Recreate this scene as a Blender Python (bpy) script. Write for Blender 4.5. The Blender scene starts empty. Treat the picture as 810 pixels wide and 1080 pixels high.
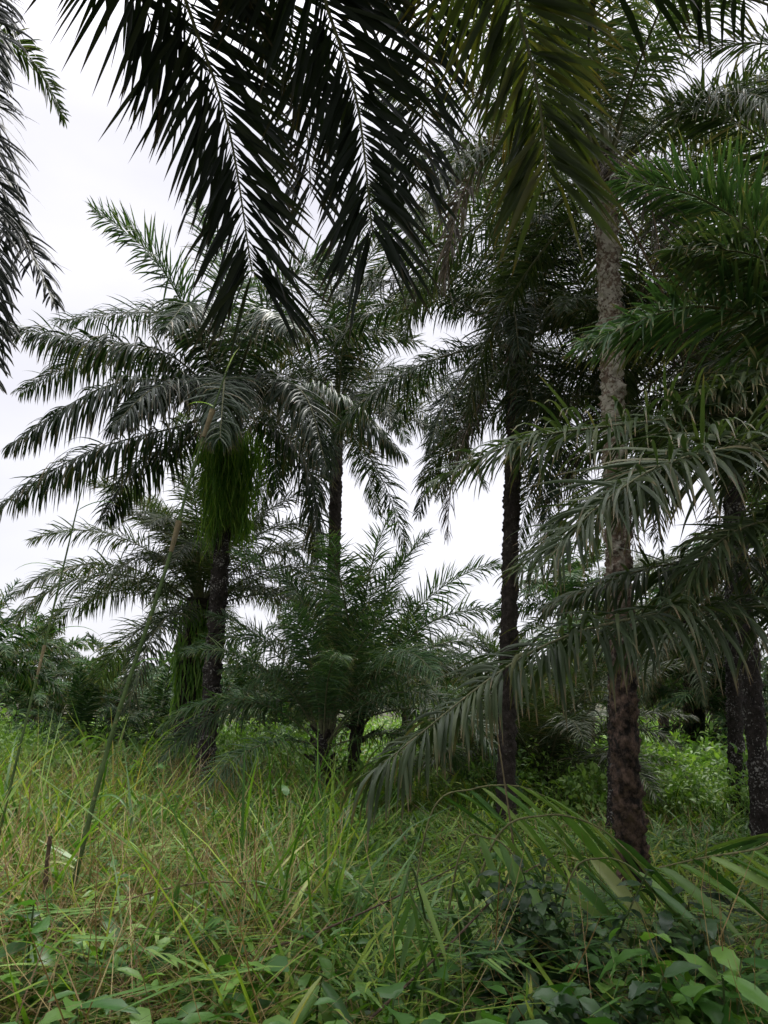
import bpy, math, random
import numpy as np
from mathutils import Vector, noise

random.seed(11)
RNG = np.random.default_rng(11)
SC = bpy.context.scene
COL = SC.collection
R = math.radians
UP = np.array((0.0, 0.0, 1.0))

# ------------------------------------------------------------------ camera
EYE = np.array((0.0, 0.0, 1.7))
FPX = 811.0
HORIZON = 752.0
PITCH = math.atan((HORIZON - 540.0) / FPX)
CF = np.array((0, math.cos(PITCH), math.sin(PITCH)))
CU = np.array((0, -math.sin(PITCH), math.cos(PITCH)))
CR = np.array((1.0, 0, 0))

cam_data = bpy.data.cameras.new('camera')
cam = bpy.data.objects.new('camera', cam_data)
COL.objects.link(cam)
cam.location = EYE
cam.rotation_euler = (math.pi / 2 + PITCH, 0, 0)
cam_data.sensor_fit = 'VERTICAL'
cam_data.sensor_height = 24
cam_data.lens = FPX / 1080.0 * 24
cam_data.clip_start = 0.05
cam_data.clip_end = 3000
SC.camera = cam


def at(px, py, d):
    """World point seen at photo pixel (px, py) at forward distance d."""
    ray = CF + CR * ((px - 405) / FPX) - CU * ((py - 540) / FPX)
    return EYE + ray * (d / ray[1])


def nz(x, y, s=1.0, o=0.0):
    return noise.noise(Vector((x * s + o, y * s - o, o * 0.7)))


def ground(x, y):
    d = math.hypot(x, y)
    near = min(1.0, d / 6.0)
    z = 0.16 * nz(x, y, 0.22, 3.1) * near + 0.06 * nz(x, y, 0.8, 9.0) * near
    z += 0.22 * min(1.0, max(0.0, (-x - 0.8) / 3.0)) * min(1.0, max(0.0, (y - 4) / 4.0)) * math.exp(-max(0, y - 12) / 12)
    if y > 16:
        z -= 0.012 * (y - 16) * math.exp(-max(0, y - 16) / 60)
    if y > 30:
        z += 2.2 * (0.5 + 0.5 * nz(x, y, 0.02, 5.0)) * min(1, (y - 30) / 60)
    if y > 110:
        z += 9.0 * min(1, (y - 110) / 110) * (0.6 + 0.5 * nz(x, y, 0.009, 1.0))
    return z


def foot(px, d):
    """Ground point under photo column px at forward distance d."""
    x = 0.0
    for _ in range(8):
        z = ground(x, d)
        depth = d * CF[1] + (z - EYE[2]) * CF[2]
        x = (px - 405) / FPX * depth
    return np.array((x, d, ground(x, d)))


# ------------------------------------------------------------------ helpers
def norm(v):
    return v / np.maximum(np.linalg.norm(v, axis=-1, keepdims=True), 1e-9)


def mesh_from(name, V, F, mat, tint=None, smooth=True):
    V = np.asarray(V, dtype=np.float32)
    F = np.asarray(F, dtype=np.int32)
    me = bpy.data.meshes.new(name)
    n, k = F.shape
    me.vertices.add(len(V))
    me.vertices.foreach_set('co', V.ravel())
    me.loops.add(n * k)
    me.loops.foreach_set('vertex_index', F.ravel())
    me.polygons.add(n)
    me.polygons.foreach_set('loop_start', np.arange(0, n * k, k, dtype=np.int32))
    me.polygons.foreach_set('loop_total', np.full(n, k, dtype=np.int32))
    if smooth:
        me.polygons.foreach_set('use_smooth', np.ones(n, dtype=bool))
    if tint is not None:
        a = me.color_attributes.new('tint', 'FLOAT_COLOR', 'POINT')
        c = np.ones((len(V), 4), dtype=np.float32)
        c[:, :3] = tint
        a.data.foreach_set('color', c.ravel())
    me.update(calc_edges=True)
    me.validate()
    me.materials.append(mat)
    return me


def link(name, me, parent=None, loc=(0, 0, 0), rz=0.0, sc=1.0):
    o = bpy.data.objects.new(name, me)
    COL.objects.link(o)
    if parent is not None:
        o.parent = parent
    o.location = [float(v) for v in loc]
    o.rotation_euler = (0, 0, rz)
    o.scale = (sc, sc, sc)
    return o


def tag(o, label, cat, group=None, kind=None):
    if label:
        o['label'] = label
    if cat:
        o['category'] = cat
    if group:
        o['group'] = group
    if kind:
        o['kind'] = kind
    return o


def thing(name, loc, label, cat, group=None):
    o = link(name, None, None, loc)
    o.empty_display_size = 0.2
    return tag(o, label, cat, group)


def catmull(P, n):
    P = np.asarray(P, float)
    if len(P) == 2:
        P = np.stack([P[0], (P[0] + P[1]) / 2, P[1]])
    Q = np.vstack([2 * P[0] - P[1], P, 2 * P[-1] - P[-2]])
    out = []
    for i in range(1, len(Q) - 2):
        t = np.linspace(0, 1, 24, endpoint=False)[:, None]
        a, b, c, d = Q[i - 1], Q[i], Q[i + 1], Q[i + 2]
        out.append(0.5 * (2 * b + (c - a) * t + (2 * a - 5 * b + 4 * c - d) * t ** 2 + (3 * b - a - 3 * c + d) * t ** 3))
    out.append(P[-1:])
    C = np.vstack(out)
    s = np.concatenate([[0], np.cumsum(np.linalg.norm(np.diff(C, axis=0), axis=1))])
    u = np.linspace(0, s[-1], n)
    return np.stack([np.interp(u, s, C[:, k]) for k in range(3)], 1), s[-1]


def tube(P, rad, sides=6, flat=1.0):
    P = np.asarray(P, float)
    n = len(P)
    T = norm(np.gradient(P, axis=0))
    ref = np.array((1.0, 0, 0)) if abs(T[0][2]) > 0.8 else UP
    A = norm(np.cross(np.broadcast_to(ref, T.shape), T))
    B = np.cross(T, A)
    a = np.linspace(0, 2 * math.pi, sides, endpoint=False)
    rad = np.broadcast_to(np.asarray(rad, float), (n,))
    V = P[:, None] + rad[:, None, None] * (np.cos(a)[None, :, None] * A[:, None] + flat * np.sin(a)[None, :, None] * B[:, None])
    i, j = np.meshgrid(np.arange(n - 1), np.arange(sides), indexing='ij')
    j2 = (j + 1) % sides
    F = np.stack([i * sides + j, i * sides + j2, (i + 1) * sides + j2, (i + 1) * sides + j], -1).reshape(-1, 4)
    return V.reshape(-1, 3), F


# ------------------------------------------------------------------ materials
def nodes_of(name):
    m = bpy.data.materials.new(name)
    m.use_nodes = True
    nt = m.node_tree
    nt.nodes.clear()
    return m, nt, nt.nodes, nt.links


def ramp(N, stops):
    r = N.new('ShaderNodeValToRGB')
    e = r.color_ramp.elements
    e[0].position, e[0].color = stops[0][0], (*stops[0][1], 1)
    e[1].position, e[1].color = stops[-1][0], (*stops[-1][1], 1)
    for p, c in stops[1:-1]:
        q = e.new(p)
        q.color = (*c, 1)
    return r


def leaf_mat(name, stops, trans, tcol, rough=0.42, spec=0.45, tip=None, obj_var=0.35, hue=0.0):
    """Leaf blade: tint.r picks the leaflet's own colour, tint.g runs along the blade."""
    m, nt, N, L = nodes_of(name)
    att = N.new('ShaderNodeAttribute')
    att.attribute_name = 'tint'
    sep = N.new('ShaderNodeSeparateColor')
    L.new(att.outputs['Color'], sep.inputs[0])
    r = ramp(N, stops)
    L.new(sep.outputs[0], r.inputs[0])
    col = r.outputs[0]
    tc = N.new('ShaderNodeTexCoord')
    nse = N.new('ShaderNodeTexNoise')
    nse.inputs['Scale'].default_value = 9
    nse.inputs['Detail'].default_value = 3
    L.new(tc.outputs['Object'], nse.inputs['Vector'])
    if tip is not None:
        mr = N.new('ShaderNodeMapRange')
        mr.inputs['From Min'].default_value = 0.78
        mr.inputs['From Max'].default_value = 1.02
        ad = N.new('ShaderNodeMath')
        ad.operation = 'MULTIPLY_ADD'
        L.new(nse.outputs[0], ad.inputs[0])
        ad.inputs[1].default_value = 0.35
        sb = N.new('ShaderNodeMath')
        sb.operation = 'ADD'
        L.new(sep.outputs[1], sb.inputs[0])
        sb.inputs[1].default_value = -0.17
        L.new(sb.outputs[0], ad.inputs[2])
        L.new(ad.outputs[0], mr.inputs['Value'])
        mx = N.new('ShaderNodeMix')
        mx.data_type = 'RGBA'
        L.new(mr.outputs[0], mx.inputs['Factor'])
        L.new(col, mx.inputs['A'])
        mx.inputs['B'].default_value = (*tip, 1)
        col = mx.outputs['Result']
    oi = N.new('ShaderNodeObjectInfo')
    hsv = N.new('ShaderNodeHueSaturation')
    mv = N.new('ShaderNodeMapRange')
    mv.inputs['To Min'].default_value = 1 - obj_var
    mv.inputs['To Max'].default_value = 1 + obj_var
    L.new(oi.outputs['Random'], mv.inputs['Value'])
    mm = N.new('ShaderNodeMath')
    mm.operation = 'MULTIPLY_ADD'
    L.new(nse.outputs[0], mm.inputs[0])
    mm.inputs[1].default_value = 0.5
    mm.inputs[2].default_value = 0.75
    mv2 = N.new('ShaderNodeMath')
    mv2.operation = 'MULTIPLY'
    L.new(mv.outputs[0], mv2.inputs[0])
    L.new(mm.outputs[0], mv2.inputs[1])
    L.new(mv2.outputs[0], hsv.inputs['Value'])
    L.new(col, hsv.inputs['Color'])
    p = N.new('ShaderNodeBsdfPrincipled')
    L.new(hsv.outputs[0], p.inputs['Base Color'])
    p.inputs['Roughness'].default_value = rough
    p.inputs['Specular IOR Level'].default_value = spec
    t = N.new('ShaderNodeBsdfTranslucent')
    mt = N.new('ShaderNodeMix')
    mt.data_type = 'RGBA'
    mt.blend_type = 'MULTIPLY'
    mt.inputs['Factor'].default_value = 1
    L.new(hsv.outputs[0], mt.inputs['A'])
    mt.inputs['B'].default_value = (*tcol, 1)
    L.new(mt.outputs['Result'], t.inputs['Color'])
    ms = N.new('ShaderNodeMixShader')
    ms.inputs[0].default_value = trans
    L.new(p.outputs[0], ms.inputs[1])
    L.new(t.outputs[0], ms.inputs[2])
    out = N.new('ShaderNodeOutputMaterial')
    L.new(ms.outputs[0], out.inputs[0])
    return m


def bark_mat(name, dark, mid, light, light_amt, scale=9, bump=0.6, low=None):
    m, nt, N, L = nodes_of(name)
    tc = N.new('ShaderNodeTexCoord')
    mp = N.new('ShaderNodeMapping')
    mp.inputs['Scale'].default_value = (1, 1, 0.7)
    L.new(tc.outputs['Object'], mp.inputs['Vector'])
    n1 = N.new('ShaderNodeTexNoise')
    n1.inputs['Scale'].default_value = scale
    n1.inputs['Detail'].default_value = 8
    n1.inputs['Roughness'].default_value = 0.68
    L.new(mp.outputs[0], n1.inputs['Vector'])
    r1 = ramp(N, [(0.3, dark), (0.62, mid)])
    L.new(n1.outputs[0], r1.inputs[0])
    n2 = N.new('ShaderNodeTexNoise')
    n2.inputs['Scale'].default_value = scale * 1.9
    n2.inputs['Detail'].default_value = 6
    n2.inputs['Roughness'].default_value = 0.6
    L.new(tc.outputs['Object'], n2.inputs['Vector'])
    n3 = N.new('ShaderNodeTexNoise')
    n3.inputs['Scale'].default_value = scale * 0.28
    n3.inputs['Detail'].default_value = 2
    L.new(tc.outputs['Object'], n3.inputs['Vector'])
    ad = N.new('ShaderNodeMath')
    ad.operation = 'MULTIPLY_ADD'
    L.new(n3.outputs[0], ad.inputs[0])
    ad.inputs[1].default_value = 0.5
    L.new(n2.outputs[0], ad.inputs[2])
    mr = N.new('ShaderNodeMapRange')
    mr.inputs['From Min'].default_value = 0.95 - light_amt * 0.35
    mr.inputs['From Max'].default_value = 1.02 - light_amt * 0.35
    L.new(ad.outputs[0], mr.inputs['Value'])
    mx = N.new('ShaderNodeMix')
    mx.data_type = 'RGBA'
    L.new(mr.outputs[0], mx.inputs['Factor'])
    L.new(r1.outputs[0], mx.inputs['A'])
    mx.inputs['B'].default_value = (*light, 1)
    p = N.new('ShaderNodeBsdfPrincipled')
    p.inputs['Roughness'].default_value = 0.85
    p.inputs['Specular IOR Level'].default_value = 0.2
    L.new(mx.outputs['Result'], p.inputs['Base Color'])
    if low is not None:                                  # lichen only grows on the upper stem; below it the bark is bare
        z0, z1, c0, c1 = low
        r2 = ramp(N, [(0.42, c0), (0.64, c1)])
        L.new(n1.outputs[0], r2.inputs[0])
        sp = N.new('ShaderNodeSeparateXYZ')
        L.new(tc.outputs['Object'], sp.inputs[0])
        am = N.new('ShaderNodeMath')
        am.operation = 'MULTIPLY_ADD'
        L.new(n2.outputs[0], am.inputs[0])
        am.inputs[1].default_value = (z1 - z0) * 1.2
        L.new(sp.outputs['Z'], am.inputs[2])
        zm = N.new('ShaderNodeMapRange')
        zm.inputs['From Min'].default_value = z0 + (z1 - z0) * 0.6
        zm.inputs['From Max'].default_value = z1 + (z1 - z0) * 0.6
        L.new(am.outputs[0], zm.inputs['Value'])
        m2 = N.new('ShaderNodeMix')
        m2.data_type = 'RGBA'
        L.new(zm.outputs[0], m2.inputs['Factor'])
        L.new(r2.outputs[0], m2.inputs['A'])
        L.new(mx.outputs['Result'], m2.inputs['B'])
        L.new(m2.outputs['Result'], p.inputs['Base Color'])
    b = N.new('ShaderNodeBump')
    b.inputs['Strength'].default_value = bump
    b.inputs['Distance'].default_value = 0.05
    L.new(n1.outputs[0], b.inputs['Height'])
    L.new(b.outputs[0], p.inputs['Normal'])
    out = N.new('ShaderNodeOutputMaterial')
    L.new(p.outputs[0], out.inputs[0])
    return m


BROWN_TIP = (0.16, 0.11, 0.055)
M = {}
M['frond'] = leaf_mat('palm_leaf', [(0, (0.026, 0.042, 0.017)), (0.55, (0.045, 0.068, 0.027)), (0.9, (0.082, 0.102, 0.040)), (1.0, (0.16, 0.13, 0.07))],
                      0.20, (1.7, 2.0, 0.8), 0.48, 0.20, BROWN_TIP)
M['lush'] = leaf_mat('lush_palm_leaf', [(0, (0.028, 0.062, 0.024)), (0.6, (0.050, 0.098, 0.038)), (1, (0.12, 0.165, 0.06))],
                     0.25, (1.7, 1.9, 0.8), 0.46, 0.25, BROWN_TIP)
M['umbrella'] = leaf_mat('umbrella_palm_leaf', [(0, (0.015, 0.030, 0.013)), (0.6, (0.027, 0.047, 0.020)), (0.93, (0.050, 0.068, 0.028)), (1, (0.15, 0.12, 0.06))],
                           0.18, (1.7, 2.0, 0.8), 0.46, 0.22, BROWN_TIP, 0.3)
M['distant'] = leaf_mat('thicket_palm_leaf', [(0, (0.016, 0.038, 0.014)), (0.6, (0.030, 0.066, 0.022)), (1, (0.085, 0.125, 0.040))],
                          0.2, (1.7, 2.0, 0.8), 0.55, 0.12, BROWN_TIP, 0.4)
M['deep'] = leaf_mat('shaded_palm_leaf', [(0, (0.006, 0.010, 0.006)), (0.6, (0.010, 0.016, 0.009)), (1, (0.020, 0.027, 0.012))],
                     0.10, (1.8, 2.0, 0.8), 0.5, 0.14, (0.045, 0.032, 0.016), 0.15)  # leaf colour darkened to carry the backlit shade of the near hanging fronds
M['olive'] = leaf_mat('olive_palm_leaf', [(0, (0.020, 0.031, 0.009)), (0.6, (0.031, 0.046, 0.013)), (1, (0.068, 0.070, 0.018))],
                      0.34, (2.2, 2.2, 0.8), 0.45, 0.18, (0.055, 0.036, 0.012), 0.1)
M['dry'] = leaf_mat('dry_palm_leaf', [(0, (0.045, 0.038, 0.028)), (0.6, (0.085, 0.073, 0.056)), (1, (0.14, 0.12, 0.095))],
                    0.2, (1.2, 1.1, 0.8), 0.7, 0.2)
M['fern'] = leaf_mat('fern_leaf', [(0, (0.032, 0.085, 0.010)), (0.6, (0.090, 0.18, 0.024)), (1, (0.20, 0.29, 0.045))],
                     0.4, (1.5, 1.7, 0.6), 0.5, 0.2, (0.10, 0.085, 0.03))
M['pale_fern'] = leaf_mat('pale_fern_leaf', [(0, (0.05, 0.11, 0.02)), (0.6, (0.10, 0.19, 0.035)), (1, (0.18, 0.27, 0.06))],
                         0.4, (1.5, 1.7, 0.6), 0.5, 0.3)
M['grass'] = leaf_mat('grass_blade', [(0, (0.034, 0.095, 0.010)), (0.3, (0.105, 0.205, 0.024)), (0.66, (0.27, 0.35, 0.055)), (0.84, (0.33, 0.30, 0.085)), (1, (0.42, 0.34, 0.13))],
                      0.32, (1.4, 1.5, 0.6), 0.42, 0.28, None, 0.0)
M['straw'] = leaf_mat('dry_grass_blade', [(0, (0.11, 0.065, 0.030)), (0.5, (0.23, 0.165, 0.065)), (1, (0.34, 0.28, 0.12))],
                      0.2, (1.2, 1.1, 0.8), 0.6, 0.3, None, 0.0)
M['cane'] = leaf_mat('cane_leaf', [(0, (0.032, 0.088, 0.018)), (0.5, (0.090, 0.18, 0.036)), (0.93, (0.19, 0.28, 0.070)), (1, (0.30, 0.30, 0.12))],
                     0.28, (1.4, 1.6, 0.6), 0.40, 0.32, BROWN_TIP, 0.2)
M['weed'] = leaf_mat('weed_leaf', [(0, (0.030, 0.090, 0.016)), (0.6, (0.075, 0.18, 0.032)), (1, (0.16, 0.29, 0.055))],
                    0.32, (1.4, 1.6, 0.6), 0.42, 0.32, None, 0.3)
M['dark_weed'] = leaf_mat('dark_weed_leaf', [(0, (0.014, 0.040, 0.012)), (0.6, (0.032, 0.075, 0.024)), (1, (0.075, 0.14, 0.045))],
                         0.25, (1.4, 1.6, 0.6), 0.42, 0.4, None, 0.2)
M['bush'] = leaf_mat('bush_leaf', [(0, (0.05, 0.11, 0.022)), (0.55, (0.12, 0.22, 0.042)), (1, (0.22, 0.32, 0.08))],
                     0.3, (1.4, 1.6, 0.6), 0.5, 0.3, None, 0.0)
M['forest'] = leaf_mat('forest_leaf', [(0, (0.022, 0.045, 0.026)), (0.6, (0.045, 0.080, 0.040)), (1, (0.075, 0.11, 0.05))],
                       0.2, (1.4, 1.6, 0.6), 0.6, 0.2, None, 0.0)
M['rachis'] = bark_mat('frond_stalk', (0.06, 0.07, 0.035), (0.13, 0.13, 0.07), (0.2, 0.17, 0.1), 0.3, 14, 0.2)
M['dry_rachis'] = bark_mat('dry_frond_stalk', (0.11, 0.075, 0.05), (0.22, 0.16, 0.11), (0.3, 0.25, 0.18), 0.3, 14, 0.2)
M['bark_dark'] = bark_mat('dark_palm_bark', (0.008, 0.007, 0.006), (0.032, 0.026, 0.022), (0.22, 0.21, 0.19), 0.34, 16, 0.8)
M['bark_plain'] = bark_mat('plain_palm_bark', (0.010, 0.008, 0.007), (0.045, 0.036, 0.029), (0.12, 0.11, 0.09), 0.2, 14, 0.8)
M['bark_red'] = bark_mat('reddish_palm_bark', (0.022, 0.014, 0.011), (0.115, 0.072, 0.055), (0.24, 0.20, 0.17), 0.28, 10, 0.9)
M['bark_pale'] = bark_mat('lichen_palm_bark', (0.05, 0.033, 0.023), (0.19, 0.14, 0.098), (0.36, 0.335, 0.265), 0.66, 11, 0.9, (2.2, 4.6, (0.010, 0.008, 0.006), (0.125, 0.082, 0.058)))
M['stem_green'] = bark_mat('green_stalk', (0.03, 0.055, 0.016), (0.065, 0.10, 0.03), (0.13, 0.13, 0.055), 0.25, 12, 0.2)
M['stem_brown'] = bark_mat('brown_stalk', (0.03, 0.022, 0.016), (0.10, 0.07, 0.045), (0.22, 0.17, 0.11), 0.25, 12, 0.3)
M['orange_sheath'] = bark_mat('orange_sheath', (0.28, 0.13, 0.05), (0.42, 0.22, 0.09), (0.5, 0.3, 0.15), 0.3, 14, 0.2)
M['stem_tan'] = bark_mat('tan_stalk', (0.07, 0.07, 0.03), (0.15, 0.15, 0.065), (0.22, 0.18, 0.10), 0.3, 14, 0.2)
M['sheath'] = bark_mat('dry_sheath', (0.09, 0.075, 0.04), (0.16, 0.13, 0.07), (0.25, 0.20, 0.11), 0.3, 14, 0.2)

m, nt, N, L = nodes_of('soil_and_litter')
tc = N.new('ShaderNodeTexCoord')
n1 = N.new('ShaderNodeTexNoise')
n1.inputs['Scale'].default_value = 1.3
n1.inputs['Detail'].default_value = 9
n1.inputs['Roughness'].default_value = 0.7
L.new(tc.outputs['Object'], n1.inputs['Vector'])
rp = ramp(N, [(0.3, (0.022, 0.020, 0.011)), (0.5, (0.040, 0.042, 0.018)), (0.7, (0.075, 0.058, 0.032))])
L.new(n1.outputs[0], rp.inputs[0])
p = N.new('ShaderNodeBsdfPrincipled')
p.inputs['Roughness'].default_value = 0.95
L.new(rp.outputs[0], p.inputs['Base Color'])
out = N.new('ShaderNodeOutputMaterial')
L.new(p.outputs[0], out.inputs[0])
M['ground'] = m

# ------------------------------------------------------------------ sky and light
SUN_EL, SUN_AZ = R(62), R(25)
w = bpy.data.worlds.new('World')
SC.world = w
w.use_nodes = True
N, L = w.node_tree.nodes, w.node_tree.links
N.clear()
sky = N.new('ShaderNodeTexSky')
sky.sky_type = 'NISHITA'
sky.sun_disc = False
sky.sun_elevation = SUN_EL
sky.sun_rotation = SUN_AZ
tc = N.new('ShaderNodeTexCoord')
n1 = N.new('ShaderNodeTexNoise')
n1.inputs['Scale'].default_value = 1.7
n1.inputs['Detail'].default_value = 5
mp = N.new('ShaderNodeMapping')
mp.inputs['Scale'].default_value = (1, 1, 2.2)
L.new(tc.outputs['Generated'], mp.inputs['Vector'])
L.new(mp.outputs[0], n1.inputs['Vector'])
rp = ramp(N, [(0.3, (2.9, 2.85, 3.1)), (0.7, (3.95, 3.88, 4.1))])
L.new(n1.outputs[0], rp.inputs[0])
# an overcast sky is about three times brighter overhead than at the horizon
sx = N.new('ShaderNodeSeparateXYZ')
L.new(tc.outputs['Generated'], sx.inputs[0])
zr = N.new('ShaderNodeMapRange')
zr.interpolation_type = 'SMOOTHSTEP'
zr.inputs['From Min'].default_value = 0.62
zr.inputs['From Max'].default_value = 1.0
zr.inputs['To Min'].default_value = 1.0
zr.inputs['To Max'].default_value = 5.0
L.new(sx.outputs['Z'], zr.inputs['Value'])
vm = N.new('ShaderNodeVectorMath')
vm.operation = 'SCALE'
L.new(rp.outputs[0], vm.inputs[0])
L.new(zr.outputs[0], vm.inputs['Scale'])
mx = N.new('ShaderNodeMix')
mx.data_type = 'RGBA'
mx.inputs['Factor'].default_value = 0.94
L.new(sky.outputs[0], mx.inputs['A'])
L.new(vm.outputs[0], mx.inputs['B'])
bg = N.new('ShaderNodeBackground')
bg.inputs['Strength'].default_value = 0.10
L.new(mx.outputs['Result'], bg.inputs['Color'])
wo = N.new('ShaderNodeOutputWorld')
L.new(bg.outputs[0], wo.inputs[0])

sd = bpy.data.lights.new('sun', 'SUN')
sd.energy = 1.5
sd.angle = R(14)
sd.color = (1.0, 0.97, 0.92)
so = bpy.data.objects.new('sun', sd)
COL.objects.link(so)
so.rotation_euler = (math.pi / 2 - SUN_EL, 0, math.pi - SUN_AZ)
so.location = (0, 0, 30)
SC.view_settings.view_transform = 'Standard'
SC.view_settings.look = 'None'
SC.view_settings.exposure = 1.46
SC.view_settings.gamma = 1
SC.cycles.max_bounces = 8
SC.cycles.diffuse_bounces = 4
SC.cycles.transmission_bounces = 5

# ------------------------------------------------------------------ ground
rr = np.concatenate([np.linspace(0, 20, 41), np.geomspace(20.8, 900, 60)])
aa = np.linspace(0, 2 * math.pi, 121)[:-1]
V = []
for r_ in rr[1:]:
    for a_ in aa:
        x, y = r_ * math.sin(a_), r_ * math.cos(a_)
        V.append((x, y, ground(x, y)))
V.append((0, 0, ground(0, 0)))
n_a = len(aa)
F = []
for i in range(len(rr) - 2):
    for j in range(n_a):
        j2 = (j + 1) % n_a
        F.append((i * n_a + j, (i + 1) * n_a + j, (i + 1) * n_a + j2, i * n_a + j2))
cen = len(V) - 1
for j in range(0, n_a, 2):
    F.append((cen, j, (j + 1) % n_a, (j + 2) % n_a))
g = link('ground', mesh_from('ground', V, F, M['ground']))
tag(g, 'uneven earth and leaf litter under the tall grass of the plantation', 'ground', None, 'structure')


# ------------------------------------------------------------------ palm fronds
def leaflets(P, length, Lmax, n, width, rng, droop=0.5, petiole=0.14, plume=1.0, tipfrac=0.3, limp=0.12, alpha=(84, 40),
             side_ref=None, roll=0.0, bias=6.0, necked=False, missing=0.03, seg=5, wmul=1.0):
    """Leaflet blades along the rachis P (points in a frame whose z is up). Returns V, F, tint."""
    m_ = len(P)
    T = norm(np.gradient(P, axis=0))
    if side_ref is None:
        h = (P[-1] - P[0]) * np.array((1, 1, 0))
        if np.linalg.norm(h) < 0.15:
            h = np.array((0, -1.0, 0))
        side_ref = norm(np.cross(norm(h), UP))
    S = np.broadcast_to(side_ref, T.shape)
    S = norm(S - (S * T).sum(1, keepdims=True) * T)
    Nn = np.cross(S, T)
    ro = np.linspace(0, roll, m_)[:, None]
    S, Nn = S * np.cos(ro) + Nn * np.sin(ro), Nn * np.cos(ro) - S * np.sin(ro)
    k = n * 2
    tt = np.repeat(np.linspace(0, 1, n), 2) + rng.normal(0, 0.25 / n, k)
    tt = np.clip(tt, 0, 1)
    side = np.tile([1.0, -1.0], n)
    keep = rng.random(k) > missing
    # torn gaps: a few runs of lost leaflets
    for _ in range(rng.integers(0, 3)):
        c0, sd_ = rng.random(), rng.choice([-1, 1])
        keep &= ~((np.abs(tt - c0) < 0.012 + 0.02 * rng.random()) & (side == sd_))
    tt, side = tt[keep], side[keep]
    k = len(tt)
    u = petiole + (1 - petiole) * tt
    f = u * (m_ - 1)
    def samp(A):
        return np.stack([np.interp(f, np.arange(m_), A[:, c]) for c in range(3)], 1)
    p0, t0, s0, n0 = samp(P), norm(samp(T)), norm(samp(S)), norm(samp(Nn))
    al = np.radians(alpha[0] + (alpha[1] - alpha[0]) * tt ** 0.9 + rng.normal(0, 7, k))
    el = np.radians(np.choose(rng.integers(0, 3, k), [32, 8, -16]) * plume + rng.normal(0, 6, k) + bias)
    D = np.cos(al)[:, None] * t0 + np.sin(al)[:, None] * (np.cos(el)[:, None] * side[:, None] * s0 + np.sin(el)[:, None] * n0)
    D = norm(D)
    prof = np.interp(tt, [0, 0.06, 0.22, 0.45, 0.7, 0.9, 1.0], [0.35, 0.6, 0.9, 1.0, 0.86, 0.55, tipfrac])
    LL = Lmax * prof * (1 + rng.normal(0, 0.07, k))
    WW = width * wmul * (0.55 + 0.45 * prof) * (1 + rng.normal(0, 0.12, k))
    tw = rng.normal(0, 0.45, k)
    b = droop * np.clip(rng.normal(1, 0.35, k), 0.2, 2.2)
    kink = np.where(rng.random(k) < limp, rng.integers(1, seg, k), 99)
    wp = np.interp(np.linspace(0, 1, seg + 1), [0, 0.12, 0.35, 0.7, 0.9, 1], [0.12, 0.6, 1, 0.72, 0.32, 0.02] if necked else [0.28, 0.75, 1, 0.78, 0.4, 0.03])
    pts = p0.copy()
    Vs, tint = [], []
    r1 = np.where(rng.random(k) < 0.035, rng.uniform(0.9, 1, k), np.clip(rng.beta(2, 2.4, k), 0, 0.9))
    for q in range(seg + 1):
        W = norm(t0 - (t0 * D).sum(1, keepdims=True) * D)
        U = np.cross(D, W)
        c_, s_ = np.cos(tw)[:, None], np.sin(tw)[:, None]
        W2 = W * c_ + U * s_
        U2 = norm(np.cross(D, W2))
        U2 *= np.sign((U2 * n0).sum(1, keepdims=True) + 1e-6)
        hw = (WW * wp[q] * 0.5)[:, None]
        fold = 0.55 if q < 3 else 0.3
        Vs.append(np.stack([pts - W2 * hw - U2 * hw * fold, pts, pts + W2 * hw - U2 * hw * fold], 1))
        tint.append(np.stack([np.stack([r1, np.full(k, q / seg), np.full(k, 0.5)], 1)] * 3, 1))
        if q < seg:
            g_ = b * (0.25 + 0.9 * q / seg)
            g_ = np.where(kink == q, g_ + 2.2, g_)
            D = norm(D + g_[:, None] * np.array((0, 0, -1.0)) / seg * 2.0)
            pts = pts + D * (LL / seg)[:, None]
    V = np.stack(Vs, 1)
    tint = np.stack(tint, 1).reshape(-1, 3)
    base = np.arange(k)[:, None, None] * (3 * (seg + 1))
    q = np.arange(seg)[None, :, None] * 3
    c = np.arange(2)[None, None, :]
    a0 = base + q + c
    F = np.stack([a0, a0 + 1, a0 + 4, a0 + 3], -1).reshape(-1, 4)
    return V.reshape(-1, 3), F, tint


def rachis_tube(P, r0=0.035, r1=0.005):
    rad = np.interp(np.linspace(0, 1, len(P)), [0, 0.05, 0.2, 1], [r0 * 1.7, r0 * 1.15, r0 * 0.85, r1])
    return tube(P, rad, 6, 0.7)


def frond_meshes(P, length, rng, mat='frond', Lmax=0.72, n=None, width=0.036, r0=0.032, **kw):
    if n is None:
        n = int(length * 30)
    V, F, t = leaflets(P, length, Lmax, n, width, rng, **kw)
    dry = mat == 'dry'
    lm = mesh_from('frond', V, F, M[mat], t)
    V, F = rachis_tube(P, r0)
    rm = mesh_from('rachis', V, F, M['dry_rachis' if dry else 'rachis'])
    return lm, rm


def arc(elev, bend, length, rng, n=40):
    s = np.linspace(0, 1, n)
    th = np.radians(elev - bend * s ** 1.35)
    dx, dz = np.cos(th), np.sin(th)
    yaw = np.radians(rng.normal(0, 10)) * s
    ds = length / (n - 1)
    x = np.concatenate([[0], np.cumsum((dx * np.cos(yaw))[:-1])]) * ds
    y = np.concatenate([[0], np.cumsum((dx * np.sin(yaw))[:-1])]) * ds
    z = np.concatenate([[0], np.cumsum(dz[:-1])]) * ds
    return np.stack([x, y, z], 1)


CLASSES = [(84, 42), (72, 66), (58, 84), (40, 92), (22, 84), (2, 74), (-25, 52), (-55, 28)]
LIB = {}


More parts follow.
